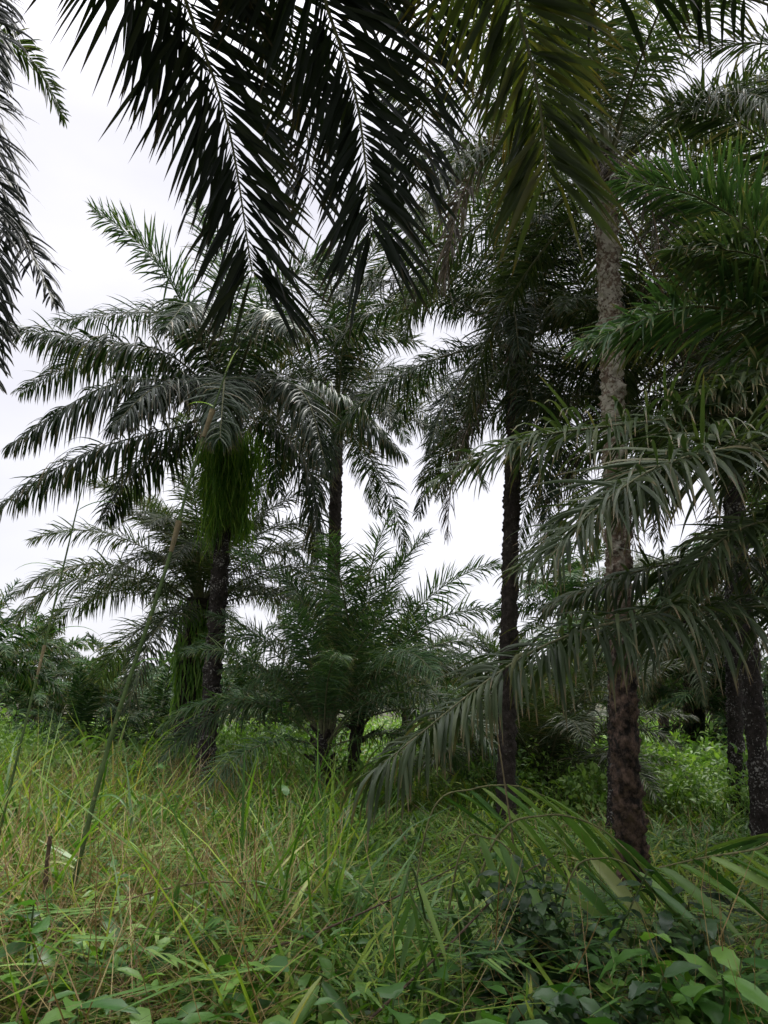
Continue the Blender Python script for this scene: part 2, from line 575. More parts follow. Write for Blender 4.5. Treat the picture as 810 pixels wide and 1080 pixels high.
def lib_frond(kind, mat, v):
    key = (kind, mat, v)
    if key not in LIB:
        rng = np.random.default_rng(100 + kind * 17 + v * 131 + len(mat))
        el, be = CLASSES[kind]
        P = arc(el + rng.normal(0, 4), be + rng.normal(0, 8), 4.4, rng)
        kw = dict(droop=[0.3, 0.45, 0.7, 0.85, 1.0, 1.1, 1.1, 1.1][kind] * rng.uniform(0.8, 1.25), roll=rng.normal(0, 0.35))
        if mat == 'dry':
            kw.update(droop=1.3, missing=0.3, limp=0.5, wmul=0.7)
        broad = mat == 'distant'
        LIB[key] = frond_meshes(P, 4.4, rng, mat, 0.95 if broad else 0.76, 85 if broad else 150, 0.075 if broad else 0.031, 0.030, seg=4 if broad else 5, **kw)
    return LIB[key]


def add_frond(root, origin, kind, yaw, scale, mat='frond', v=0, label=None, rachis=True):
    lm, rm = lib_frond(kind, mat, v)
    base = np.array(root.location)
    f = link('frond', lm, root, origin - base, yaw, scale)
    if label:
        f['label'] = label
    if rachis:
        link('rachis', rm, f)
    return f


def hero_frond(root, pts, mat='frond', label=None, seed=0, **kw):
    """A frond along its own measured course, given as world points from crown to tip."""
    rng = np.random.default_rng(5000 + seed)
    P, ln = catmull(pts, 60)
    o = P[0].copy()
    lm, rm = frond_meshes(P - o, ln, rng, mat, **kw)
    f = link('frond', lm, root, o - np.array(root.location))
    if label:
        f['label'] = label
    link('rachis', rm, f)
    return f


def trunk_mesh(P, r0, r1, rng, mat, boots=0.05, top_flare=0.12):
    """Palm stem whose surface carries spiralled stubs of old leaf bases."""
    ln = np.linalg.norm(np.diff(P, axis=0), axis=1).sum()
    n = max(40, int(ln / 0.028))
    C, ln = catmull(P, n)
    sides = 40
    s = np.linspace(0, 1, n)
    T = norm(np.gradient(C, axis=0))
    A = norm(np.cross(np.broadcast_to(np.array((0, 1.0, 0)), T.shape), T))
    B = np.cross(T, A)
    a = np.linspace(0, 2 * math.pi, sides, endpoint=False)
    rad = r0 + (r1 - r0) * s + r0 * 0.55 * np.exp(-s * ln / 0.3) + top_flare * np.exp(-(1 - s) * ln / 0.35)
    hh = (s * ln)[:, None]
    # spiral lattice of scars
    row = hh / 0.13
    lat = row * 1.0 + a[None, :] / (2 * math.pi) * 8
    lat2 = row * 1.0 - a[None, :] / (2 * math.pi) * 5
    b1 = (lat % 1.0)
    b2 = (lat2 % 1.0)
    st = (1 - np.abs(2 * b2 - 1)) ** 0.5 * (b1 ** 1.6)
    nzv = np.empty((n, sides))
    ox = float(rng.random() * 50)
    for i in range(n):
        for j in range(sides):
            q = C[i] + (A[i] * math.cos(a[j]) + B[i] * math.sin(a[j])) * r0
            nzv[i, j] = noise.noise(Vector((q[0] * 9 + ox, q[1] * 9, q[2] * 7))) + 0.6 * noise.noise(Vector((q[0] * 24 + ox, q[1] * 24, q[2] * 20)))
    Rr = rad[:, None] + boots * st * (0.7 + 0.6 * nzv) + boots * 0.45 * nzv
    V = C[:, None] + Rr[:, :, None] * (np.cos(a)[None, :, None] * A[:, None] + np.sin(a)[None, :, None] * B[:, None])
    i, j = np.meshgrid(np.arange(n - 1), np.arange(sides), indexing='ij')
    j2 = (j + 1) % sides
    F = np.stack([i * sides + j, i * sides + j2, (i + 1) * sides + j2, (i + 1) * sides + j], -1).reshape(-1, 4)
    return mesh_from('trunk', V.reshape(-1, 3), F, M[mat], None, True), C


def leaf_bases(C, rng, count, rad):
    """Stubs of cut petioles that ring the head of the stem."""
    Vs, Fs, off = [], [], 0
    top = C[-1]
    for q in range(count):
        a = q * 2.39996 + rng.normal(0, 0.2)
        dz = -rng.random() * 0.75
        o = np.array((math.cos(a), math.sin(a), 0))
        p0 = top + o * rad * 0.6 + UP * dz
        el = R(rng.uniform(35, 70))
        d = o * math.cos(el) + UP * math.sin(el)
        ln = rng.uniform(0.16, 0.36)
        P = np.stack([p0, p0 + d * ln * 0.5, p0 + d * ln + o * 0.02])
        V, F = tube(P, [0.075, 0.055, 0.035], 6, 0.55)
        Vs.append(V)
        Fs.append(F + off)
        off += len(V)
    return np.vstack(Vs), np.vstack(Fs)


def palm(name, label, stem, r0, r1, bark, seed, cat='palm tree', group=None, boots=0.05, stubs=16, flare=0.1):
    rng = np.random.default_rng(seed)
    stem = [np.asarray(q, float) for q in stem]
    stem[0] = stem[0] - np.array((0, 0, 0.12))
    root = thing(name, stem[0], label, cat, group)
    me, C = trunk_mesh(np.array(stem) - stem[0], r0, r1, rng, bark, boots, flare)
    link('trunk', me, root)
    if stubs:
        V, F = leaf_bases(C, rng, stubs, r1)
        link('leaf_base', mesh_from('leaf_base', V, F, M['bark_plain']), root)
    root['_top'] = [float(v) for v in (C[-1] + stem[0])]
    return root, rng


def crown(root, rng, plan, length, mat='frond', drop=0.0, lush=(), rachis=True, yaw0=None, skip=()):
    """plan: (frond class, count) from the spear outwards; yaw follows the golden angle."""
    top = np.array(root['_top'])
    i = 0
    y0 = rng.random() * 6.28 if yaw0 is None else yaw0
    for kind, count in plan:
        for _ in range(count):
            yaw = y0 + i * 2.39996 + rng.normal(0, 0.12)
            i += 1
            deg = math.degrees(yaw) % 360
            if any(a <= deg <= b for a, b in skip):
                continue
            dry = isinstance(kind, str)
            kk = int(kind[1:]) if dry else kind
            mt = 'dry' if dry else ('lush' if kk in lush else mat)
            o = top + np.array((math.cos(yaw), math.sin(yaw), 0)) * 0.1 + UP * (0.05 - 0.075 * kk)
            add_frond(root, o, kk, yaw, length / 4.4 * rng.uniform(0.86, 1.12), mt, int(rng.integers(0, 3)),
                      'dry brown frond hanging against the trunk' if dry else None, rachis)
    del root['_top']


# ---- palm with the long green fern beard (left of the middle)
A, rng = palm('oil_palm', 'leaning dark-trunked palm wearing the big green beard of hanging fern', [foot(213, 14.5), at(222, 740, 15), at(231, 620, 15), at(242, 448, 15)],
              0.155, 0.14, 'bark_dark', 1, boots=0.06, flare=0.14)
HA = lambda x, y, d=15.0: at(x, y, d)
oa = HA(242, 430)
for i, (pts, kw) in enumerate([
    ([oa, HA(205, 345, 14.6), HA(160, 270, 14.2), HA(100, 222, 13.8)], dict(mat='lush', droop=0.35, Lmax=1.0)),
    ([oa, HA(175, 372, 14.4), HA(95, 360, 14), HA(8, 345, 13.8)], dict(droop=1.4, bias=-10, alpha=(86, 50))),
    ([oa, HA(180, 385, 15.4), HA(110, 372, 15.8), HA(22, 412, 16)], dict(droop=1.4, bias=-10, alpha=(86, 50))),
    ([oa, HA(190, 403, 14.2), HA(110, 408, 13.4), HA(8, 470, 13)], dict(droop=1.7, bias=-14, alpha=(86, 52))),
    ([oa, HA(195, 448, 14.8), HA(90, 478, 14.4), HA(-2, 535, 14.4)], dict(droop=1.7, bias=-14, alpha=(86, 52))),
    ([oa, HA(218, 402, 14), HA(165, 408, 12.9), HA(118, 450, 12.3)], dict(droop=1.7, bias=-14, alpha=(86, 52))),
    ([oa, HA(238, 398, 14), HA(236, 410, 12.8), HA(232, 462, 12)], dict(droop=1.7, bias=-14, alpha=(86, 52))),
    ([oa, HA(275, 400, 14.2), HA(320, 415, 13.3), HA(345, 495, 12.8)], dict(droop=1.7, bias=-14, alpha=(86, 52))),
    ([oa, HA(290, 410, 14.8), HA(355, 415, 14.4), HA(425, 478, 14.2)], dict(droop=1.7, bias=-14, alpha=(86, 52))),
    ([oa, HA(300, 460, 15.3), HA(328, 505, 15.4), HA(335, 588, 15.5)], dict(droop=1.4, bias=-10, alpha=(86, 50))),
    ([oa, HA(245, 330, 15.3), HA(232, 270, 15.6), HA(205, 215, 15.8)], dict(mat='lush', droop=0.35)),
    ([oa, HA(275, 335, 15), HA(320, 285, 15), HA(385, 262, 15.2)], dict(droop=0.5)),
    ([oa, HA(200, 462, 15.4), HA(145, 490, 15.8), HA(108, 548, 16)], dict(droop=1.7, bias=-14, alpha=(86, 52))),
    ([oa, HA(285, 370, 15.4), HA(350, 345, 15.8), HA(440, 360, 16)], dict(droop=0.6)),
    ([oa, HA(220, 365, 16), HA(165, 330, 17), HA(60, 338, 17.5)], dict(droop=1.2, bias=-6, alpha=(84, 46))),
    ([oa, HA(262, 365, 14), HA(282, 330, 13), HA(310, 345, 11.8)], dict(droop=1.4, bias=-10, alpha=(86, 50))),
    ([oa, HA(250, 420, 16.2), HA(280, 440, 18), HA(295, 520, 18.6)], dict(droop=1.4, bias=-10, alpha=(86, 50))),
    ([oa, HA(215, 350, 14.6), HA(200, 320, 13.4), HA(175, 345, 12.2)], dict(droop=1.4, bias=-10, alpha=(86, 50))),
]):
    hero_frond(A, pts, seed=i, Lmax=kw.pop('Lmax', 1.0), width=0.042, n=175, mat=kw.pop('mat', 'umbrella'), **kw)
del A['_top']

# ---- palm behind it on the left, low head
B, rng = palm('oil_palm', 'squat palm with short fern-clad trunk standing behind the bearded palm', [foot(197, 20), at(200, 700, 20), at(212, 632, 20)], 0.3, 0.26, 'bark_plain', 2, boots=0.08, stubs=26)
crown(B, rng, [(0, 3), (1, 6), (2, 7), (3, 8), (4, 5), (5, 2)], 4.6, yaw0=2.0)

# ---- thin palm behind the bearded palm's right side
Cp, rng = palm('oil_palm', 'slender bare-trunked palm standing right behind the bearded palm', [foot(345, 20), at(352, 600, 20), at(356, 425, 20)], 0.17, 0.15, 'bark_plain', 3, boots=0.05)
crown(Cp, rng, [(0, 2), (1, 4), (2, 5), (3, 6), (4, 6), (5, 5), (6, 2)], 4.7, mat='umbrella', yaw0=0.3)

# ---- two bushy young palms in the middle
D1, rng = palm('young_palm', 'bushy young palm with dark stub trunk in the centre of the clearing', [foot(337, 13.5), at(339, 805, 13.5), at(342, 772, 13.5)], 0.085, 0.09, 'bark_dark', 4, stubs=14, flare=0.03)
crown(D1, rng, [(0, 3), (1, 5), (2, 5), (3, 4), (4, 2)], 3.0, mat='lush', yaw0=1.0)
D2, rng = palm('young_palm', 'feathery young palm whose upright fronds rise right of the bushy one', [foot(372, 14.5), at(374, 790, 14.5), at(379, 742, 14.5)], 0.08, 0.09, 'bark_plain', 5, stubs=14, flare=0.03)
crown(D2, rng, [(0, 3), (1, 5), (2, 5), (3, 4), (4, 2)], 3.5, mat='lush', yaw0=0.4)

# ---- tall palm right of the middle
E, rng = palm('oil_palm', 'tall straight dark palm hung with withered skirt between young palms and lichened palm', [foot(533, 12.2), at(536, 700, 12.2), at(540, 520, 12.3), at(546, 345, 12.4)], 0.125, 0.115, 'bark_plain', 6, boots=0.045)
crown(E, rng, [(0, 3), (1, 4), (2, 5), (3, 6), (4, 6), (5, 6), (6, 3), (7, 2), ('d7', 2)], 3.9, mat='umbrella', yaw0=0.9)

# ---- lichened palm on the right
Fp, rng = palm('oil_palm', 'tall palm with pale lichen patches on its upper trunk and reddish base', [foot(669, 8.2), at(660, 800, 7.9), at(654, 640, 8.05), at(648, 450, 8.15), at(641, 270, 8.25), at(636, 165, 8.3)], 0.125, 0.11, 'bark_pale', 7, boots=0.06, stubs=18, flare=0.05)
crown(Fp, rng, [(0, 3), (1, 4), (2, 5), (3, 5), (4, 5), (5, 4), (6, 2), ('d6', 1), ('d7', 1)], 3.6, yaw0=0.2)

hero_frond(Fp, [at(636, 165, 8.3), at(585, 120, 8.2), at(520, 150, 8.1), at(485, 215, 8.0), at(468, 300, 8.0)], 'dry', 'withered grey-brown frond drooping left of the crown', 301,
           droop=0.9, Lmax=0.62, width=0.034, n=110)

# ---- thin palm just behind the lichened one
Mp, rng = palm('oil_palm', 'very thin dark palm standing close behind the lichened trunk', [foot(647, 11.5), at(649, 700, 11.5), at(656, 405, 11.8)], 0.085, 0.085, 'bark_dark', 8, boots=0.03)
crown(Mp, rng, [(1, 3), (2, 4), (3, 4), (4, 4), (5, 2)], 3.6, yaw0=1.4)

# ---- young palm with fan of stalks
G, rng = palm('young_palm', 'low young palm with fan of bare stalks left of the lichened trunk', [foot(574, 16), at(574, 835, 16), at(575, 822, 16)], 0.16, 0.15, 'bark_plain', 9, stubs=34, flare=0.03)
crown(G, rng, [(0, 7), (1, 10), (2, 9), (3, 6), (4, 4)], 3.3, yaw0=0.7)
G2, rng = palm('young_palm', 'greyish low palm sprouting behind the tall straight trunk', [foot(490, 18), at(490, 830, 18), at(490, 815, 18)], 0.15, 0.16, 'bark_plain', 10, stubs=10)
crown(G2, rng, [(0, 3), (1, 5), (2, 6), (3, 6), (4, 4)], 2.7, yaw0=0.1)

# ---- palms along the right edge
H1, rng = palm('oil_palm', 'dark upright palm trunk near right edge under the fronds', [foot(778, 14), at(774, 700, 14), at(770, 440, 14)], 0.13, 0.12, 'bark_dark', 11, boots=0.04)
crown(H1, rng, [(0, 2), (1, 3), (2, 4), (3, 4), (4, 4), (5, 4), (6, 3), ('d7', 1)], 4.2, yaw0=0.5)
H2, rng = palm('oil_palm', 'speckled palm leaning inwards at the right edge', [foot(806, 10.5), at(795, 740, 10.5), at(782, 620, 10.6), at(760, 330, 10.8)], 0.12, 0.11, 'bark_dark', 12, boots=0.04)
crown(H2, rng, [(0, 2), (1, 3), (2, 3), (3, 4), (4, 4), (5, 3), (6, 3), ('d6', 1)], 3.8, yaw0=0.0)
H3, rng = palm('oil_palm', 'distant palm with shaggy skirted trunk on the right hillside', [foot(733, 25), at(732, 740, 25), at(731, 650, 25)], 0.3, 0.28, 'bark_plain', 13, boots=0.08, stubs=24)
crown(H3, rng, [(1, 4), (2, 6), (3, 7), (4, 7), (5, 6), (6, 6), ('d7', 7)], 4.0, yaw0=0.5, rachis=False)

# ---- palm out of frame on the right, whose fronds reach in
kb = foot(980, 6.6)
K, rng = palm('oil_palm', 'grey-green palm rooted beyond the right edge with long fronds reaching across the clearing', [kb, at(985, 700, 6.6), at(975, 470, 6.6)], 0.2, 0.18, 'bark_plain', 14)
ok = at(972, 455, 6.5)
for i, (pts, kw) in enumerate([
    ([at(972, 520, 6.5), at(880, 628, 6.0), at(800, 640, 5.4), at(690, 648, 4.9), at(560, 688, 4.6), at(395, 812, 4.4)], dict(droop=1.5, Lmax=0.68, seg=6, bias=-2, alpha=(88, 58), limp=0.03, n=185, missing=0.01, tipfrac=0.6)),
    ([ok, at(880, 440, 6.0), at(760, 438, 5.6), at(640, 450, 5.3), at(550, 465, 5.2), at(462, 505, 5.1)], dict(droop=1.0, Lmax=0.72, alpha=(86, 46), limp=0.04)),
    ([ok, at(870, 470, 5.6), at(790, 470, 4.9), at(700, 490, 4.5), at(630, 535, 4.3), at(578, 590, 4.2)], dict(droop=0.9, Lmax=0.85, seg=6, alpha=(84, 44), limp=0.04)),
    ([at(972, 500, 6.5), at(880, 575, 6.2), at(790, 592, 5.9), at(690, 598, 5.7), at(575, 640, 5.6)], dict(droop=1.2, Lmax=0.66, bias=-4, alpha=(86, 50), limp=0.04)),
    ([ok, at(900, 370, 6.1), at(810, 335, 5.9), at(720, 325, 5.8), at(618, 362, 5.7)], dict(droop=0.6, Lmax=0.8, n=190, mat='lush')),
    ([ok, at(890, 330, 6.2), at(820, 265, 6.1), at(740, 210, 6.0), at(655, 188, 6.0)], dict(droop=0.55, Lmax=0.85, n=190, mat='lush')),
    ([ok, at(900, 280, 6.4), at(850, 190, 6.5), at(780, 130, 6.5), at(705, 112, 6.6)], dict(droop=0.55, Lmax=0.85, n=180)),
    ([ok, at(870, 455, 5.7), at(780, 468, 5.3), at(690, 500, 5.0), at(610, 545, 4.9), at(548, 600, 4.8)], dict(droop=0.9, Lmax=0.75, alpha=(84, 44), limp=0.04)),
    ([ok, at(945, 250, 6.6), at(900, 120, 6.8), at(820, 50, 7.0), at(735, 50, 7.2)], dict(droop=0.7, Lmax=0.8)),
    ([ok, at(970, 230, 6.9), at(935, 70, 7.3), at(865, -10, 7.6), at(780, -20, 7.8)], dict(droop=0.8, Lmax=0.8)),
    ([ok, at(905, 360, 5.9), at(850, 300, 5.6), at(790, 268, 5.4), at(715, 262, 5.3)], dict(droop=0.6, Lmax=0.8, n=190)),
    ([ok, at(920, 410, 6.0), at(860, 392, 5.7), at(800, 400, 5.5), at(725, 425, 5.4)], dict(droop=0.8, Lmax=0.75, n=190)),
    ([ok, at(900, 400, 7.0), at(820, 378, 7.6), at(740, 390, 8.2), at(670, 440, 8.5)], dict(droop=1.2, Lmax=0.66, bias=-4, alpha=(86, 50), limp=0.04)),
    ([ok, at(910, 360, 7.2), at(850, 290, 7.8), at(780, 260, 8.4), at(710, 280, 9.0)], dict(droop=1.2, Lmax=0.66, bias=-4, alpha=(86, 50), limp=0.04)),
    ([at(972, 510, 6.5), at(900, 545, 5.8), at(830, 545, 5.2), at(760, 570, 4.9), at(710, 640, 4.8)], dict(droop=0.9, Lmax=0.55)),
]):
    hero_frond(K, pts, seed=40 + i, width=0.031, necked=True, n=int(kw.pop('n', 155) * 1.25), **kw)
rng = np.random.default_rng(77)
for i in range(12):
    yaw = R(-80 + i * 14)
    add_frond(K, np.array(K['_top']), [1, 2, 3, 4, 5][i % 5], yaw, 0.95, 'frond', i % 3)
del K['_top']

# ---- palm out of frame on the left
lb = foot(-230, 8)
Lp, rng = palm('oil_palm', 'palm beyond the left edge whose drooping fronds hang in from upper left', [lb, at(-190, 500, 8), at(-140, 150, 8)], 0.2, 0.18, 'bark_plain', 15)
ol = at(-135, 135, 7.9)
for i, (pts, kw) in enumerate([
    ([ol, at(-85, 60, 7.2), at(-30, 85, 6.6), at(-4, 200, 6.2), at(-2, 340, 6.0)], dict(droop=0.9)),
    ([ol, at(-70, 30, 8.6), at(5, 40, 8.8), at(42, 75, 9), at(68, 125, 9.2)], dict(droop=0.6, Lmax=0.5)),
    ([ol, at(-80, 170, 7.2), at(-20, 205, 6.8), at(25, 255, 6.6), at(58, 320, 6.5)], dict(droop=0.9)),
    ([ol, at(-100, 200, 7.2), at(-40, 250, 6.6), at(-12, 320, 6.3), at(-8, 400, 6.2)], dict(droop=0.9)),
    ([ol, at(-100, 20, 7), at(-50, -30, 6.2), at(-14, 0, 5.7), at(0, 90, 5.4)], dict(droop=0.9)),
    ([ol, at(-110, 220, 7.6), at(-70, 300, 7.4), at(-45, 370, 7.2), at(-30, 440, 7.2)], dict(droop=0.9)),
]):
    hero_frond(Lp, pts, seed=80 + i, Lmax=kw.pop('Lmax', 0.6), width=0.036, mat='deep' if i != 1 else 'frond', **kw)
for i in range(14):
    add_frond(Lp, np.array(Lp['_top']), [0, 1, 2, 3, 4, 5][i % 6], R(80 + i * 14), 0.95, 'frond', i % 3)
del Lp['_top']

# ---- palm right behind the camera; its fronds arch overhead and hang down in front
ob = np.array((-0.75, -1.5, ground(-0.75, -1.5)))
O, rng = palm('oil_palm', 'palm above the viewer whose huge dark fronds hang down from the top', [ob, ob + (0.02, 0.05, 3.4), ob + (0.05, 0.1, 6.4)], 0.2, 0.18, 'bark_plain', 16)
oo = np.array(O['_top'])
for i, (pts, kw) in enumerate([
    ([oo, oo + (-0.05, 1.4, 0.75), at(150, -170, 2.7), at(196, 0, 3.2), at(240, 130, 3.5), at(266, 288, 3.7)], dict(droop=0.38, Lmax=0.95, n=330)),
    ([oo, oo + (0.25, 1.4, 0.7), at(300, -170, 2.6), at(343, 0, 3.0), at(376, 105, 3.2), at(393, 245, 3.3)], dict(droop=0.38, Lmax=0.88, n=330)),
    ([oo, oo + (0.6, 1.3, 0.7), at(515, -160, 2.5), at(545, 0, 2.8), at(566, 90, 2.9), at(577, 180, 2.95)], dict(droop=0.32, Lmax=0.86, n=330, mat='olive')),
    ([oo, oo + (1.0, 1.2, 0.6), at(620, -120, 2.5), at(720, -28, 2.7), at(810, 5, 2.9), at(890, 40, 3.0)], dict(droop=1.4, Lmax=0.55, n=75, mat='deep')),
    ([oo, oo + (0.35, 1.6, 0.8), at(430, -180, 3.4), at(450, -40, 3.8), at(450, 70, 4.1), at(440, 190, 4.2)], dict(droop=0.4, Lmax=0.8, n=200)),
    ([oo, oo + (-0.3, 1.2, 0.7), at(60, -190, 2.6), at(95, -90, 3.0), at(140, -20, 3.3), at(170, 50, 3.4)], dict(droop=0.35, Lmax=0.72, n=170)),
    ([oo, oo + (0.1, 1.5, 0.8), at(240, -160, 3.6), at(290, -20, 4.2), at(318, 80, 4.5), at(328, 200, 4.6)], dict(droop=0.4, Lmax=0.85, n=200)),
]):
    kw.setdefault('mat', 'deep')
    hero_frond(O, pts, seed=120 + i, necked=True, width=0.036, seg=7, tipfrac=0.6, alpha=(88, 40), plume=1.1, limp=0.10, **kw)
for i in range(26):  # unseen rear of the crown, extra fronds added to block light from behind
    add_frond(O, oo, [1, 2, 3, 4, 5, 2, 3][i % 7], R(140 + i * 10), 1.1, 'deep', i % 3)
del O['_top']

# ---- low palms far behind
FAR = [
    (45, 26, 20, 735, 2.9, 'hazy low palm at the left edge behind the grass'),
    (118, 28, 118, 725, 3.2, 'round-headed low palm left of the cane stalk'),
    (165, 23, 165, 762, 2.6, 'small dark palm bush beside the fern-clad trunk'),
    (82, 19, 82, 775, 2.3, 'lowest palm bush in the grass on the left'),
    (255, 30, 258, 725, 3.4, 'far palm seen between the two left trunks'),
    (300, 24, 300, 765, 2.8, 'dim green palm bush behind the bushy young palms'),
    (430, 30, 430, 735, 3.4, 'far feathery palm behind the young palms'),
    (620, 26, 620, 720, 3.4, 'far palm in the gap before the lichened trunk'),
    (700, 34, 700, 690, 3.8, 'far palm above the forest on the right'),
    (770, 24, 770, 760, 2.8, 'drooping palm bush low at the right edge'),
    (-30, 22, -25, 690, 3.4, 'palm cut by the left edge below the hanging fronds'),
    (850, 20, 845, 600, 3.8, 'palm beyond the right edge behind the leaning trunk'),
    (600, 40, 598, 640, 4.2, 'farthest tall palm between the two tall trunks'),
    (40, 38, 42, 690, 4.0, 'farthest palm on the left horizon'),
]
for i, (bx, d, tx, ty, ln, lab) in enumerate(FAR):
    if bx < 320:
        ty, ln = ty + 14, ln * 0.78
    P_, rng = palm('low_palm', lab, [foot(bx, d), 0.5 * (foot(bx, d) + at(tx, ty, d)), at(tx, ty, d)], 0.2, 0.2, 'bark_plain', 200 + i, stubs=0)
    crown(P_, rng, [(0, 2), (1, 4), (2, 5), (3, 5), (4, 4), (5, 2)], ln, mat='distant', rachis=False)

# ------------------------------------------------------------------ hanging ferns on the stems
def strands(P0, ln, width, rng, seg=6, wob=0.12, swell=None):
    k = len(P0)
    D = norm(np.stack([rng.normal(0, 0.35, k), rng.normal(0, 0.35, k), -np.ones(k)], 1) + (swell if swell is not None else 0))
    pts = P0.copy()
    az = rng.random(k) * 6.28
    W = np.stack([np.cos(az), np.sin(az), np.zeros(k)], 1)
    wp = np.interp(np.linspace(0, 1, seg + 1), [0, 0.3, 0.8, 1], [0.5, 1, 0.7, 0.05])
    Vs, Ts = [], []
    r1 = rng.random(k)
    for q in range(seg + 1):
        Vs.append(np.stack([pts - W * width * wp[q] / 2, pts + W * width * wp[q] / 2], 1))
        Ts.append(np.stack([np.stack([r1, np.full(k, q / seg), r1], 1)] * 2, 1))
        D = norm(D * 0.75 + np.array((0, 0, -0.5)) + rng.normal(0, wob, (k, 3)))
        pts = pts + D * (ln / seg)[:, None]
    V = np.stack(Vs, 1).reshape(-1, 3)
    T = np.stack(Ts, 1).reshape(-1, 3)
    b = np.arange(k)[:, None] * (2 * (seg + 1)) + np.arange(seg)[None] * 2
    F = np.stack([b, b + 1, b + 3, b + 2], -1).reshape(-1, 4)
    return V, F, T


def fern(p_top, p_bot, radius, count, lmin, lmax, seed, label, mat='fern', width=0.02, rim=0.3):
    rng = np.random.default_rng(seed)
    s = rng.random(count)
    a = rng.random(count) * 6.28
    axis = p_top[None] + (p_bot - p_top)[None] * s[:, None]
    lob = 1 + 0.28 * np.sin(a * 3 + seed) + 0.15 * np.sin(a * 7 + 2 * seed)
    rad = radius * (rim + (1 - rim) * rng.random(count)) * (1 - 0.5 * s) * lob
    o = np.stack([np.cos(a), np.sin(a), np.zeros(count)], 1)
    P0 = axis + o * rad[:, None]
    ln = lmin + (lmax - lmin) * rng.beta(1.4, 2.2, count) * (0.75 + 0.45 * np.sin(a * 2 + seed))
    V, F, T = strands(P0 - p_top, np.maximum(ln, lmin * 0.7), width, rng, swell=o * 0.4, wob=0.2)
    o_ = link('hanging_fern', mesh_from('hanging_fern', V, F, M[mat], T), None, p_top)
    return tag(o_, label, 'fern', 'ferns hanging from palm trunks')


fern(at(241, 452, 15), at(239, 545, 15), 0.62, 3000, 0.3, 1.5, 1, 'long bright green fern beard hanging below the left palm crown')
fern(at(210, 632, 20), at(200, 735, 20), 0.62, 1500, 0.4, 1.0, 2, 'fern covering the squat trunk behind the bearded palm', 'pale_fern', 0.045)
fern(at(546, 372, 12.4), at(543, 430, 12.4), 0.30, 420, 0.35, 0.9, 3, 'dark fern clump hanging under the tall straight palm crown', 'lush')
fern(at(732, 665, 25), at(732, 745, 25), 0.45, 500, 0.4, 0.9, 4, 'fern skirt on the distant hillside palm', 'lush')

# ------------------------------------------------------------------ grass
def blades(x, y, h, az, lean, curv, width, tint, seg=4, z0=None, wprof=None):
    k = len(x)
    z = np.array([ground(a, b) for a, b in zip(x, y)]) if z0 is None else z0
    base = np.stack([x, y, z], 1)
    o = np.stack([np.cos(az), np.sin(az), np.zeros(k)], 1)
    tw = az + math.pi / 2 + RNG.normal(0, 0.6, k)
    W = np.stack([np.cos(tw), np.sin(tw), np.zeros(k)], 1)
    wp = np.interp(np.linspace(0, 1, seg + 1), [0, 0.25, 0.6, 1], [0.55, 1, 0.85, 0.04]) if wprof is None else wprof
    pts = base.copy()
    Vs, Ts = [], []
    for q in range(seg + 1):
        hw = (width * wp[q] / 2)[:, None]
        Vs.append(np.stack([pts - W * hw, pts + W * hw], 1))
        Ts.append(np.stack([np.stack([tint, np.full(k, q / seg), tint], 1)] * 2, 1))
        ph = np.minimum(lean + curv * (q + 0.5) / seg, 2.6)
        pts = pts + (np.sin(ph)[:, None] * o + np.cos(ph)[:, None] * UP) * (h / seg)[:, None]
        pts[:, 2] = np.maximum(pts[:, 2], z + 0.02)
    V = np.stack(Vs, 1).reshape(-1, 3)
    T = np.stack(Ts, 1).reshape(-1, 3)
    b = np.arange(k)[:, None] * (2 * (seg + 1)) + np.arange(seg)[None] * 2
    F = np.stack([b, b + 1, b + 3, b + 2], -1).reshape(-1, 4)
    return V, F, T


def scatter(n, d0, d1, wide=0.74, near_pow=1.0):
    """Points in the wedge in front of the camera, wider than the view."""
    d = d0 + (d1 - d0) * RNG.random(n) ** near_pow
    d = np.sqrt(d0 ** 2 + (d1 ** 2 - d0 ** 2) * RNG.random(n) ** near_pow)
    x = (RNG.random(n) * 2 - 1) * (d * wide + 1.5)
    return x, d


def patch(x, y, s, o):
    return np.array([0.5 + 0.6 * noise.noise(Vector((a * s + o, b * s - o, o))) for a, b in zip(x, y)])


def join(parts):
    Vs, Fs, Ts, off = [], [], [], 0
    for V, F, T in parts:
        Vs.append(V)
        Fs.append(F + off)
        Ts.append(T)
        off += len(V)
    return np.vstack(Vs), np.vstack(Fs), np.vstack(Ts)


